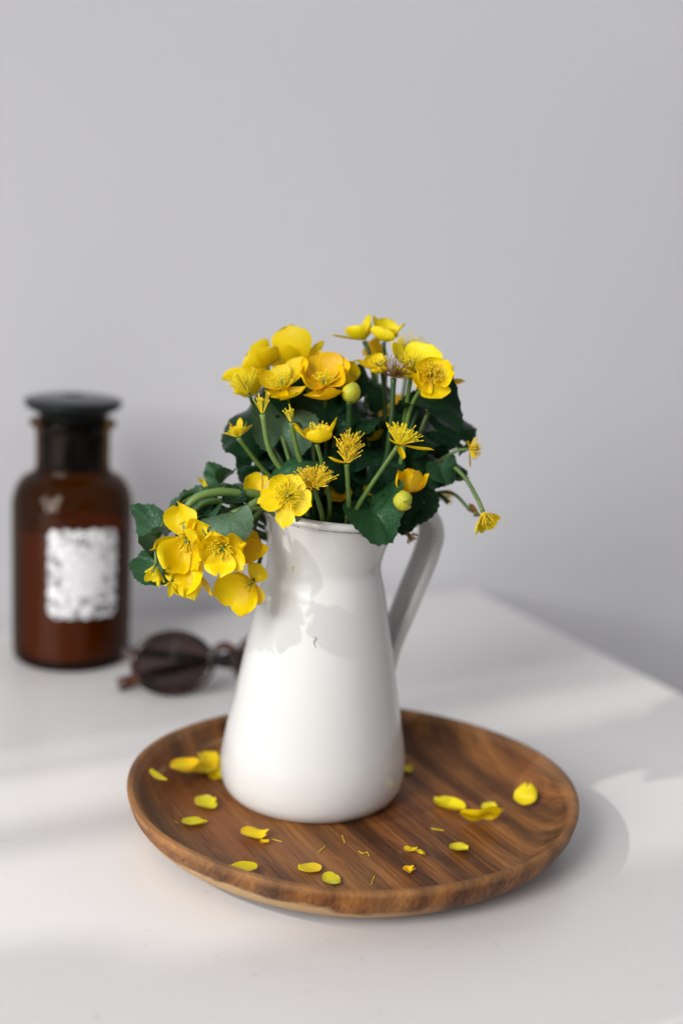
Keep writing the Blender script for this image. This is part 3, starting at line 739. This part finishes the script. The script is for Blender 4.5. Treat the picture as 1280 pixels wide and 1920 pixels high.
# ---- leaves filling the heart of the bouquet
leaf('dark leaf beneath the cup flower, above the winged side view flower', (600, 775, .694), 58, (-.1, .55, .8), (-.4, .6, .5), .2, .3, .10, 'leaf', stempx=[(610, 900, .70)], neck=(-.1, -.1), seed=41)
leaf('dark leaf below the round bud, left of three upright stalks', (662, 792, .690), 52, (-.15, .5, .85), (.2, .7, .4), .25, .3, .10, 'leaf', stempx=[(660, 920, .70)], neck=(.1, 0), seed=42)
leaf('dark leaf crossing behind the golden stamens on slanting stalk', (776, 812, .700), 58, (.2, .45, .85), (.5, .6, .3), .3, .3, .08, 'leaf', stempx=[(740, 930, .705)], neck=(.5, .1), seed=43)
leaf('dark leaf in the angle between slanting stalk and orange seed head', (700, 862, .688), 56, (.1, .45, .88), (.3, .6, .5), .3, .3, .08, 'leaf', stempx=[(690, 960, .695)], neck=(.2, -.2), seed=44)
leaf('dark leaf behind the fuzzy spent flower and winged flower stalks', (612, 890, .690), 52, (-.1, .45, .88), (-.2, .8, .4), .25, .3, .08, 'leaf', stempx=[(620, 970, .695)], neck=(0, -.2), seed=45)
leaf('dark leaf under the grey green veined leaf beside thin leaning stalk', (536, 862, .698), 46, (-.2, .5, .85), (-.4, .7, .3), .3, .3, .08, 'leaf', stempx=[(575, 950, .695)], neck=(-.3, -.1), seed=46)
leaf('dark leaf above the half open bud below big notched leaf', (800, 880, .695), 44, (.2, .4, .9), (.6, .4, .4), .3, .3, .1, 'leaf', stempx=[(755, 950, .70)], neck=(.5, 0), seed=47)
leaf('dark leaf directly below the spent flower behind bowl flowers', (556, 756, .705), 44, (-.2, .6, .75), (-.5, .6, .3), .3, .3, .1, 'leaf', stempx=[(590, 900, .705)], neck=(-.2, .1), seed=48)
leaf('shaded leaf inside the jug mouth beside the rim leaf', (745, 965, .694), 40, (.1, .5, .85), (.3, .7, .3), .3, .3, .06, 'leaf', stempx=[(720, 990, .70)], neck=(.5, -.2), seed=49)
# ---- leaves of the drooping bunch
GD_ = 'green leaves in the drooping bunch'
LN = (-.75, -.2)
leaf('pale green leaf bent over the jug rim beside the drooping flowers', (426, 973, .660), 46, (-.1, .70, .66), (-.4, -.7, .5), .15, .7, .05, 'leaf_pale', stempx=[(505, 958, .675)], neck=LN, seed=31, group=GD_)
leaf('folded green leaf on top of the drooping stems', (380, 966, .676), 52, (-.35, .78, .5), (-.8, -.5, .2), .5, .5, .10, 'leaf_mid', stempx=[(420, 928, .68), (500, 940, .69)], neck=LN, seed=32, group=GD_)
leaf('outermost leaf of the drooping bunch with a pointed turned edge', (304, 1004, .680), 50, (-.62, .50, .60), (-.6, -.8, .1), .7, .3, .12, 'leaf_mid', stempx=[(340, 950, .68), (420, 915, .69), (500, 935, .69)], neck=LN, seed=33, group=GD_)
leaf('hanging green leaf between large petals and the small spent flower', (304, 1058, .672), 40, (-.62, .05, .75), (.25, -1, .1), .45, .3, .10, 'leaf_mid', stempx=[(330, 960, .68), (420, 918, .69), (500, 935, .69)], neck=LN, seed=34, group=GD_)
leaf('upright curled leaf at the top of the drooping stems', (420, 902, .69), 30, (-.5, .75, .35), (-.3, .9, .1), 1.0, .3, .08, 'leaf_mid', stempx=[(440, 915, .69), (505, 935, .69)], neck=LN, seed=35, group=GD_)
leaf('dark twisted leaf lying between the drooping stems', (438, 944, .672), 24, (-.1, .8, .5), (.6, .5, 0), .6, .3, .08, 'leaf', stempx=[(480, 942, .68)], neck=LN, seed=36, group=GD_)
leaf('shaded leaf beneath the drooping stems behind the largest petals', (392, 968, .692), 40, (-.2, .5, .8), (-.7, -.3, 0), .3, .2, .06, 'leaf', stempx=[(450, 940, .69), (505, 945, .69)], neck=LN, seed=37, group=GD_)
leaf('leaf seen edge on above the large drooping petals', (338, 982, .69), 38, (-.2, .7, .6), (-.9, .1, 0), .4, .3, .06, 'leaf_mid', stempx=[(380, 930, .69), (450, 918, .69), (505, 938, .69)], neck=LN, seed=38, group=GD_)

# ---- top flowers
flower('flower with a tall broad petal seen from outside, topmost on spout side', (562, 690, .70), (.15, .55, -.6),
       [(540, 612, 22, 74, .12), (608, 638, -5, 17, .04), (506, 664, 30, 64, .1)], (20, 30, 30), [(585, 760, .70), (590, 880, .70)][::-1], (-.2, .1))
flower('flower with large petals turned outwards, farthest out on the spout side', (500, 690, .69), (-.55, .25, -.5),
       [(440, 738, 14, 60, .14), (470, 656, 24, 74, .14), (412, 709, -20, 30, .05), (450, 698, -40, 34), (516, 650, 16, 66, .12)], (24, 34, 45), [(560, 900, .70), (545, 790, .695)], (-.3, 0))
flower('spent flower with a fan of fine stamens before the outermost petals', (466, 736, .676), (-.35, .9, .2), [], (46, 38, 42), [(545, 920, .70), (490, 800, .698)], (-.4, -.2), (4.5, 3.5), group='spent flowers')
flower('open bowl flower showing its stamens, tilted up beside the broad petals', (534, 728, .678), (-.25, .8, .5),
       [(482, 702, 6, 50, .16), (566, 664, -28, 56, .1), (508, 744, 26, 52, .28), (560, 740, 30, 56, .30), (508, 688, -26, 52, .08)], (60, 30, 52), [(575, 900, .70), (550, 800, .70)], (-.3, -.1))
flower('large cup shaped flower with five overlapping petals above dark leaf', (610, 722, .680), (-.05, .72, .62),
       [(562, 698, 26, 60, .25), (600, 655, -26, 74, .12), (646, 690, 8, 62, .26), (606, 742, 42, 70, .42), (636, 660, -26, 60, .1)], (34, 26, 42), [(610, 900, .705), (612, 800, .705)], (0, 0), mat='petal_deep')
flower('flower with a split pointed petal, leaning against large cup flower', (640, 728, .694), (.4, .6, .3),
       [(664, 676, 0, 40, .14), (654, 700, 20, 44, .2), (648, 680, -26, 40, .1)], (14, 22, 40), [(620, 900, .70), (632, 800, .70)], (0, 0))
flower('spent flower with stamens only, behind the two bowl flowers', (580, 700, .712), (.1, 1, .1), [], (44, 38, 40), [(600, 900, .71), (588, 800, .71)], (-.1, .2), (4.5, 3.5), stm='stamen', group='spent flowers')
flower('topmost flower with one petal stretched out flat like an arm', (682, 638, .70), (-.25, .9, .1),
       [(620, 628, 0, 26, .04), (652, 614, 20, 46, .18), (694, 588, -6, 40, .05), (672, 606, -26, 44)], (22, 26, 40), [(690, 900, .71), (704, 760, .705), (694, 672, .70)], (.1, 0), mat='petal_lemon', smat='stem_dark')
flower('topmost flower with pointed petals opening towards the handle side', (720, 640, .695), (.25, .9, .25),
       [(700, 590, -6, 38, .06), (724, 594, -10, 44, .06), (758, 608, 4, 34, .08), (716, 618, 30, 48, .3), (738, 620, 18, 40, .2)], (34, 26, 48), [(705, 900, .71), (722, 720, .702)], (.1, .1), mat='petal_lemon', sr=(6, 3.5), smat='stem_dark')
flower('spent pale flower head behind the topmost flowers', (766, 662, .745), (.15, .95, .1), [], (50, 34, 60), [(720, 900, .73), (752, 760, .74)], (.3, .4), (5, 4), group='spent flowers')
flower('flower with a single broad petal hanging behind the topmost stalks', (705, 664, .715), (0, .6, -.5), [(686, 644, 0, 48, .1), (708, 640, -14, 44), (722, 652, -10, 36)], (12, 20, 40), [(700, 900, .71), (706, 760, .71)], (.1, .2), mat='petal_deep')
flower('flower past its prime, petals on one side and brown tangled stamens', (716, 692, .682), (-.25, .85, .35),
       [(664, 676, 4, 40, .12), (690, 664, -14, 44, .1), (704, 694, 26, 34, .3)], (16, 24, 40), [(715, 900, .705), (722, 780, .70)], (.2, -.1), smat='stem_dark')
flower('tangled reddish brown stamens on a dark upright stalk', (738, 706, .678), (.15, .9, .3), [], (50, 36, 78), [(712, 900, .69), (732, 800, .682)], (.2, -.1), (6.5, 5.5), smat='stem_dark', stm='wither', group='spent flowers')
flower('broad open flower with a bright rounded back petal, handle side top', (772, 694, .682), (.1, .86, .42),
       [(732, 640, 6, 50, .12), (812, 645, -20, 76, .08), (748, 692, 30, 46, .25), (852, 688, 2, 34, .05), (786, 706, 34, 56, .3)], (62, 30, 55), [(740, 900, .705), (757, 790, .69)], (.4, -.1), mat='petal_lemon')
flower('cup shaped flower facing outwards below the broad open flower', (806, 706, .670), (.25, .35, .85),
       [(780, 730, 14, 48, .25), (802, 670, 6, 60, .15), (850, 700, 16, 50, .22), (824, 750, 18, 58, .25), (778, 694, 18, 44, .2)], (60, 24, 50), [(740, 900, .69), (768, 770, .68)], (.5, -.2), stm='stamen_old')
flower('petals peeping out sideways behind the outward facing cup flower', (828, 716, .70), (.8, .4, -.1), [(872, 716, 0, 36, .1), (852, 686, -6, 24, .05), (856, 730, -14, 30)], (14, 22, 40), [(750, 900, .70), (800, 780, .70)], (.5, .1), mat='petal_deep')
bud('round yellow green bud above the upright dark stalk', (657, 736, .676), (.15, .95, .2), 16, 18, [(655, 900, .70), (655, 800, .684)], (.1, -.2), (7.5, 6.5), smat='stem_dark')
# ---- spent heads and small flowers on the spout side
flower('seed head with a few upright yellow stamens on a long curved stalk', (492, 774, .668), (0, 1, .1), [], (14, 30, 26), [(560, 930, .685), (508, 850, .674)], (-.3, -.4), (7, 5.5), smat='stem_pale', group='spent flowers')
flower('ragged little flower on the thin stalk leaning out on spout side', (446, 818, .672), (-.15, .95, .15), [(430, 792, 4, 16, .1), (450, 782, -6, 16, .1), (464, 790, 4, 18, .1), (440, 800, 16, 18, .2), (472, 796, -4, 14, .1)], (22, 22, 55), [(545, 940, .69), (486, 872, .68)], (-.5, -.3), (5.5, 4.5), smat='stem', cup=.05)
flower('small green seed head with shrivelled threads before the grey green leaf', (546, 790, .668), (-.1, 1, .1), [(560, 812, 6, 9, .05)], (7, 24, 20), [(580, 930, .68), (556, 840, .672)], (-.2, -.4), (6.5, 5.5), smat='stem', group='spent flowers')
flower('flower seen from the side with two raised petals like wings', (594, 830, .662), (.05, .98, .12),
       [(550, 794, 4, 40, .14), (632, 784, 2, 40, .14), (600, 806, 26, 46, .35), (580, 800, -22, 40), (612, 796, -24, 40)], (24, 34, 26), [(618, 960, .675), (606, 880, .666)], (-.1, -.5), (5.5, 4.5))
flower('orange seed head with one round petal left, on upright stalk', (650, 868, .660), (.1, .98, .12), [(616, 858, 4, 28, .12)], (130, 54, 42), [(652, 960, .672), (652, 910, .664)], (.1, -.6), (5.5, 5), stm='stamen_old')
flower('fuzzy spent flower, a dome of orange stamens over the front flower', (586, 912, .660), (-.30, .85, .35), [(540, 900, 6, 36, .1), (560, 922, 18, 30, .1)], (190, 37, 80), [(606, 980, .675), (598, 945, .664)], (-.1, -.6), (6, 5), stm='stamen_old', mat='petal_deep')
flower('open flower facing forward with one petal over the jug rim', (540, 930, .650), (-.05, .25, .95),
       [(508, 896, 6, 44, .06), (484, 944, 10, 46, .06), (532, 992, 14, 34, .05), (584, 950, 10, 50, .08), (560, 892, -6, 44, .05)], (66, 22, 70), [(560, 985, .675), (552, 950, .662)], (-.3, -.7), (5.5, 5), mat='petal', lat=.2, rip=.06)
flower('flower with golden stamens and a long flat petal on slanting stalk', (748, 832, .662), (.35, .9, .2),
       [(812, 844, 6, 22, .06), (724, 792, 2, 18, .05), (754, 862, 20, 16, .05), (730, 826, 18, 20, .1)], (80, 35, 52), [(664, 965, .675), (690, 918, .668)], (.2, -.6), (5.5, 5), smat='stem')
flower('half open bud with rounded petals above the closed bud', (766, 924, .672), (-.1, .92, .25), [(746, 882, 8, 40, .32), (776, 882, 22, 46, .34), (802, 888, 4, 26, .22), (766, 878, -14, 40, .3)], None, [(740, 980, .68), (758, 945, .675)], (.5, -.4), (5, 4.5), mat='petal_deep', name='flower_bud', group='flower buds among the leaves')
bud('closed round striped bud hanging over dark leaf near the handle', (755, 938, .664), (.1, -.15, .95), 17, 18, [(735, 985, .68), (752, 950, .674)], (.5, -.5), (5, 4))
flower('small orange flower seen side on, sticking out on the handle side', (880, 842, .69), (.95, -.05, .2), [(880, 876, 4, 12, .05), (876, 826, 4, 16, .1), (890, 832, 4, 18, .15)], (46, 18, 62), [(780, 900, .70), (846, 850, .692)], (.6, .1), (5, 3.5), stm='stamen_old', mat='petal_deep', cup=.05)
flower('nodding flower at the tip of the longest drooping stalk', (906, 962, .684), (.35, -.85, .3), [(888, 1004, 8, 36, .1), (938, 972, 4, 28, .1), (906, 1000, -12, 30), (926, 992, -10, 30)], (30, 26, 48), [(770, 920, .70), (836, 876, .694), (868, 892, .69), (894, 934, .686)], (.7, 0), (5, 4.5), stm='stamen_old', cup=.08, mat='petal_lemon')
flower('tiny withered flower on the thin stalk beneath the nodding flower', (900, 968, .70), (.7, -.7, .2), [(878, 944, 4, 10), (886, 966, 8, 8), (874, 956, 0, 9)], None, [(770, 950, .71), (838, 922, .705), (880, 955, .702)], (.7, .2), (4, 3.5), mat='wither', name='withered_flower', group='spent flowers')
flower('thin green stalk with a curled tip beside the handle', (842, 944, .70), (.8, -.5, .2), [], None, [(780, 960, .70), (812, 930, .70), (826, 930, .70)], (.7, .1), (4, 5), smat='stem_dark', name='curled_stalk', group='spent flowers')
flower('shrivelled brown flower below the rim between jug and handle', (768, 1006, .690), (.6, -.7, .2), [(778, 998, 4, 10), (764, 1014, 4, 9), (774, 1012, 8, 10), (760, 1002, 0, 8)], (14, 10, 60), [(746, 978, .70), (756, 990, .695)], (.8, -.1), (3.5, 4), mat='wither', smat='wither', stm='wither', name='withered_flower', group='spent flowers')
flower('pale flower far behind the bouquet on the handle side', (838, 930, .775), (.5, .3, .6), [(822, 930, 4, 16), (848, 922, 4, 16), (840, 946, 4, 16)], None, [(770, 940, .74), (812, 936, .76)], (.6, .6), (4, 3.5), mat='petal_deep')
flower('orange yellow flower glimpsed through the upright stalks', (726, 770, .745), (0, .5, .6), (5, 60, 42, 34), (20, 18, 50), [(700, 920, .73), (716, 830, .74)], (.2, .5), mat='petal_deep')
flower('half hidden flower behind the stalks just above the jug mouth', (640, 930, .690), (-.2, .6, .6), [(612, 904, 4, 40, .15), (660, 922, 4, 40, .15), (622, 938, 20, 36, .2)], None, [(648, 975, .695)], (.1, -.3), mat='petal_deep')
flower('petals deep in shade beside the slanting stalk foot', (700, 926, .692), (.1, .6, .6), [(684, 910, 4, 32), (706, 908, 0, 30)], None, [(690, 975, .70)], (.2, -.2), mat='petal_deep')
flower('single petal curling out of dark leaves below the tangled stamens', (690, 826, .70), (.3, .7, .5), [(718, 806, 6, 18, .2), (700, 804, -8, 16)], None, [(690, 920, .70)], (.2, 0), mat='petal')
# ---- drooping bunch on the spout side
GF = 'flowers of the drooping bunch'
D1 = [(500, 938, .686)]
flower('flower whose broad petal stands up between drooping stems and front flower', (488, 922, .68), (-.2, .5, .5), [(462, 894, 6, 44, .15), (480, 890, -10, 36)], None, [(510, 950, .69)], (-.6, -.2), group=GF)
flower('flower peeking out above the drooping stems behind curled leaf', (396, 912, .70), (-.4, .6, -.2), [(346, 926, 4, 30, .1), (388, 898, -4, 26, .1), (372, 896, -14, 26)], None, [(505, 936, .70), (430, 912, .70)], LN, group=GF, mat='petal_lemon')
flower('largest drooping flower with big ruffled petals hanging straight down', (352, 1010, .664), (-.15, -.55, .75),
       [(334, 944, 10, 60, .08), (396, 990, 26, 66, .16), (286, 1030, 6, 34, .1), (314, 1066, 28, 70, .16), (384, 1062, 34, 70, .16), (350, 1112, 16, 70, .10), (376, 1014, 40, 54, .2)], (30, 22, 55), [(505, 942, .684), (440, 924, .674), (388, 926, .668), (358, 942, .666), (346, 968, .666)], LN, (11.5, 7), smat='stem_pale', lat=.40, rip=.20, group=GF)
flower('second large drooping flower hanging under largest one, petals downward', (350, 1046, .670), (-.05, -.9, .3),
       [(326, 1104, 16, 66, .1), (366, 1122, 6, 58, .1), (394, 1112, 18, 38, .1), (346, 1116, -8, 58, .1), (312, 1078, 6, 56, .1)], (24, 24, 50), [(505, 944, .688), (430, 938, .682), (375, 950, .676), (350, 1000, .672)], LN, (8, 6), smat='stem', lat=.42, rip=.17, group=GF)
flower('drooping bowl flower showing stamens under the pale bent leaf', (418, 1024, .650), (-.15, -.45, .8),
       [(376, 1052, 16, 62, .12), (412, 1080, 18, 56, .10), (458, 1064, 14, 46, .12), (460, 1018, 10, 54, .14), (400, 1000, 20, 60, .12), (384, 1018, 24, 48, .1)], (44, 24, 55), [(505, 945, .68), (458, 954, .672), (424, 972, .671), (414, 996, .668)], LN, (9, 7), smat='stem_pale', lat=.42, rip=.17, group=GF)
flower('deep yellow flower squeezed between pale bent leaf and jug neck', (456, 1012, .672), (.1, -.6, .6), [(482, 998, 4, 44, .1), (472, 1056, 4, 72, .1), (440, 1052, 0, 54, .1), (488, 1036, 0, 50, .1)], None, [(510, 955, .685), (474, 972, .676)], LN, (6, 5), mat='petal_deep', group=GF)
flower('lowest drooping flower hanging against the jug below its neck', (474, 1092, .676), (-.5, -.4, .6),
       [(398, 1112, 10, 64, .12), (452, 1156, 16, 58, .12), (492, 1058, 6, 46, .1), (488, 1134, 0, 56, .1), (430, 1084, -6, 54, .1)], (16, 18, 45), [(510, 955, .69), (478, 985, .684), (490, 1030, .682), (484, 1062, .68)], LN, (5, 4), smat='stem_dark', group=GF)
flower('small spent flower with narrow petals hanging below the outermost leaf', (292, 1062, .664), (-.3, -.8, .3), [(272, 1090, 4, 18, .05), (300, 1100, 8, 26, .1), (288, 1092, -6, 24), (310, 1092, 6, 18)], (10, 20, 40), [(505, 940, .69), (420, 916, .685), (330, 950, .68), (296, 1010, .668)], LN, (5, 4), mat='petal_lemon', group=GF, cup=.06)
flower('tiny dripping petals beneath the hanging green leaf', (322, 1092, .660), (0, -.9, .3), [(318, 1120, 4, 12, .05), (332, 1098, 6, 16, .1), (308, 1098, 4, 14, .1)], None, [(505, 940, .69), (420, 918, .685), (345, 960, .68), (326, 1050, .675)], LN, (4, 3), mat='petal_lemon', group=GF)

# ------------------------------------------------------------------ fallen petals on the plate
GP = 'fallen petals on the wooden plate'
def fallen(label, x, y, L, w, ang, tilt=0, mat='petal', cup=.10, lat=.30, rip=.09, seed=0, lift=.0008, roll=0, name='fallen_petal', cat='petal'):
    """centre in the photograph, true length and width in px of that place, heading on the plate in degrees"""
    q = ON(x, y, FLOOR_Z + .001)
    r_ = np.hypot(q[0] - PC[0], q[1] - PC[1])
    zf = FLOOR_Z + max(0, (r_ - .088)) * .75
    q = ON(x, y, zf + .001); s = ((q - CAM) @ FW) / F
    a = R(ang); u = np.array([math.cos(a) * math.cos(R(tilt)), math.sin(a) * math.cos(R(tilt)), math.sin(R(tilt))])
    n = np.array([0, 0, 1.0]); side = np.cross(n, u); n = nz(n * math.cos(R(roll)) + side * math.sin(R(roll)))
    b = q - u * L * s / 2; t = q + u * L * s / 2
    o = petal(None, b, t, n, w * s, MAT[mat], cup, lat, rip, seed, name, PW_ROUND)
    me = o.data; co = np.empty(len(me.vertices) * 3); me.vertices.foreach_get('co', co); co = co.reshape(-1, 3)
    rad_ = np.hypot(co[:, 0] - PC[0], co[:, 1] - PC[1])
    fl = FLOOR_Z + np.maximum(0, rad_ - .086) * .62 + np.maximum(0, rad_ - .0935) * .35
    co[:, 2] += .0004 + np.max(fl - co[:, 2])
    # settle so that the lowest point touches
    org = np.array([q[0], q[1], co[:, 2].min()])
    me.vertices.foreach_set('co', (co - org).ravel()); me.update(); o.location = org
    tag(o, label, cat, GP); return o
fallen('narrow fallen petal lying alone nearest the plate lip on spout side', 297, 1449, 62, 17, 125, mat='petal_lemon', seed=1)
fallen('broad orange yellow fallen petal beside the overlapping pile', 347, 1428, 56, 58, 8, mat='petal_deep', seed=2, tilt=6)
fallen('slim pointed fallen petal just below the overlapping pile', 350, 1453, 56, 34, 172, mat='petal_lemon', seed=3)
fallen('fallen petal at the bottom of the overlapping pile', 372, 1408, 46, 54, 60, mat='petal_lemon', seed=4)
fallen('fallen petal on top of the overlapping pile, bent down the middle', 388, 1424, 62, 34, 115, tilt=14, mat='petal', seed=5, cup=-.2)
fallen('fallen petal of the pile with greenish underside against jug', 404, 1410, 40, 40, 170, mat='petal_green', seed=6)
fallen('fallen star shaped petals half hidden behind the jug foot', 406, 1386, 58, 50, 150, tilt=16, mat='petal', seed=7)
fallen('upturned fallen petal beside the star shaped ones, by jug', 412, 1376, 44, 44, 70, tilt=24, mat='petal_lemon', seed=8)
fallen('greenish fallen petal between jug foot and plate lip, rounded', 386, 1509, 40, 50, 30, mat='petal_green', seed=9)
fallen('greenish slim fallen petal next to a loose stamen thread', 364, 1542, 46, 36, 12, mat='petal_green', seed=10)
fallen('bright crumpled fallen petal right in front of the jug foot', 476, 1566, 50, 48, 5, mat='petal', seed=11, rip=.16)
fallen('fallen petal shaped like a lemon resting on the front lip', 456, 1632, 52, 44, 172, mat='petal_lemon', seed=12)
fallen('smooth oval fallen petal near the front lip of plate', 580, 1629, 44, 42, 150, mat='petal', seed=13)
fallen('fallen petal folded in two, one flap upright, near front lip', 621, 1648, 32, 44, 20, mat='petal_green', seed=14, tilt=10)
fallen('long boat shaped fallen petal at the edge of jug shadow', 841, 1512, 68, 38, 140, mat='petal_lemon', seed=15, lat=.7)
fallen('large wavy fallen petal with curled ends beside the boat shaped one', 897, 1543, 74, 46, 8, mat='petal', seed=16, rip=.34, roll=45, lat=.3)
fallen('small curled fallen petal behind the large wavy one', 917, 1515, 28, 34, 20, mat='petal_green', seed=17, tilt=18)
fallen('upright notched fallen petal near plate lip on handle side', 983, 1502, 40, 40, 70, mat='petal_lemon', seed=18, tilt=40, rip=.35)
fallen('greenish cupped fallen petal alone on the front right grain', 860, 1592, 36, 46, 5, mat='petal_green', seed=19, roll=12)
fallen('tiny crumpled petal scrap with speckles, largest of three crumbs', 768, 1595, 24, 22, 30, mat='petal', seed=20, rip=.3, name='petal_scrap', cat='petal scrap')
fallen('tiny petal crumb right beside the speckled scrap', 788, 1600, 15, 18, 10, mat='petal', seed=21, rip=.3, name='petal_scrap', cat='petal scrap')
fallen('tiny petal crumb lying nearest the plate front lip', 765, 1633, 22, 20, 0, mat='petal_deep', seed=22, rip=.3, name='petal_scrap', cat='petal scrap')
fallen('petal scrap touching the bright crumpled fallen petal', 496, 1580, 16, 18, 160, mat='petal_deep', seed=23, rip=.3, name='petal_scrap', cat='petal scrap')
fallen('small petal tip showing behind the jug in shade', 764, 1443, 20, 26, 0, mat='petal_lemon', seed=24, name='petal_scrap', cat='petal scrap')
def thread(label, pts, r_=.00015, mat='stamen', z=None):
    p = crom([ON(x, y, FLOOR_Z + .0004) if z is None else z(x, y) for x, y in pts], 5)
    v, f = tube(p, r_, 5); o = mesh('stamen_thread', v, f, MAT[mat], origin=p[0]); tag(o, label, 'stamen thread', 'loose stamen threads')
thread('loose stamen thread beside the greenish slim petal', [(308, 1534), (320, 1538), (333, 1542)])
thread('loose stamen thread beside the bright crumpled petal', [(510, 1573), (520, 1576), (529, 1578)])
thread('loose dark stamen thread halfway from jug to front lip', [(597, 1598), (603, 1592), (610, 1586)])
thread('hooked stamen thread on the grain near the speckled scrap', [(672, 1596), (680, 1600), (688, 1598), (692, 1605)])
thread('short stamen thread right at the jug foot', [(641, 1566), (644, 1573), (646, 1580)])
thread('loose stamen thread below the boat shaped petal', [(808, 1553), (816, 1555), (832, 1557)], .00018)
thread('tiny kinked stamen thread beside the plate front lip', [(702, 1642), (699, 1650), (696, 1658)])
def onjug(x, y):
    d = nz(FW + RT * ((x - 640) / F) - UP * ((y - 960) / F)); lo, hi = .60, .74
    oz = np.array([q[1] + JZ for q in outer]); orr = np.array([q[0] for q in outer])
    for k_ in range(400):
        t_ = .60 + k_ * .0004; p = CAM + d * t_
        lean_ = .0012 * min(1, max(0, (p[2] - JZ) / .147))
        if np.hypot(p[0] - JX - lean_, p[1] - JY) < np.interp(p[2], oz[4:], orr[4:]) + .0005: return p
    return p
thread('curly greenish thread stuck on the white jug belly', [(589, 1194), (593, 1198), (588, 1203), (589, 1208), (592, 1214)], .00014, 'stem', onjug)
thread('tiny yellow speck of stamen stuck on the jug neck', [(549, 1062), (548, 1065), (548, 1069)], .00022, 'stamen', onjug)
for o in C.objects:
    if '_o' in o: del o['_o']
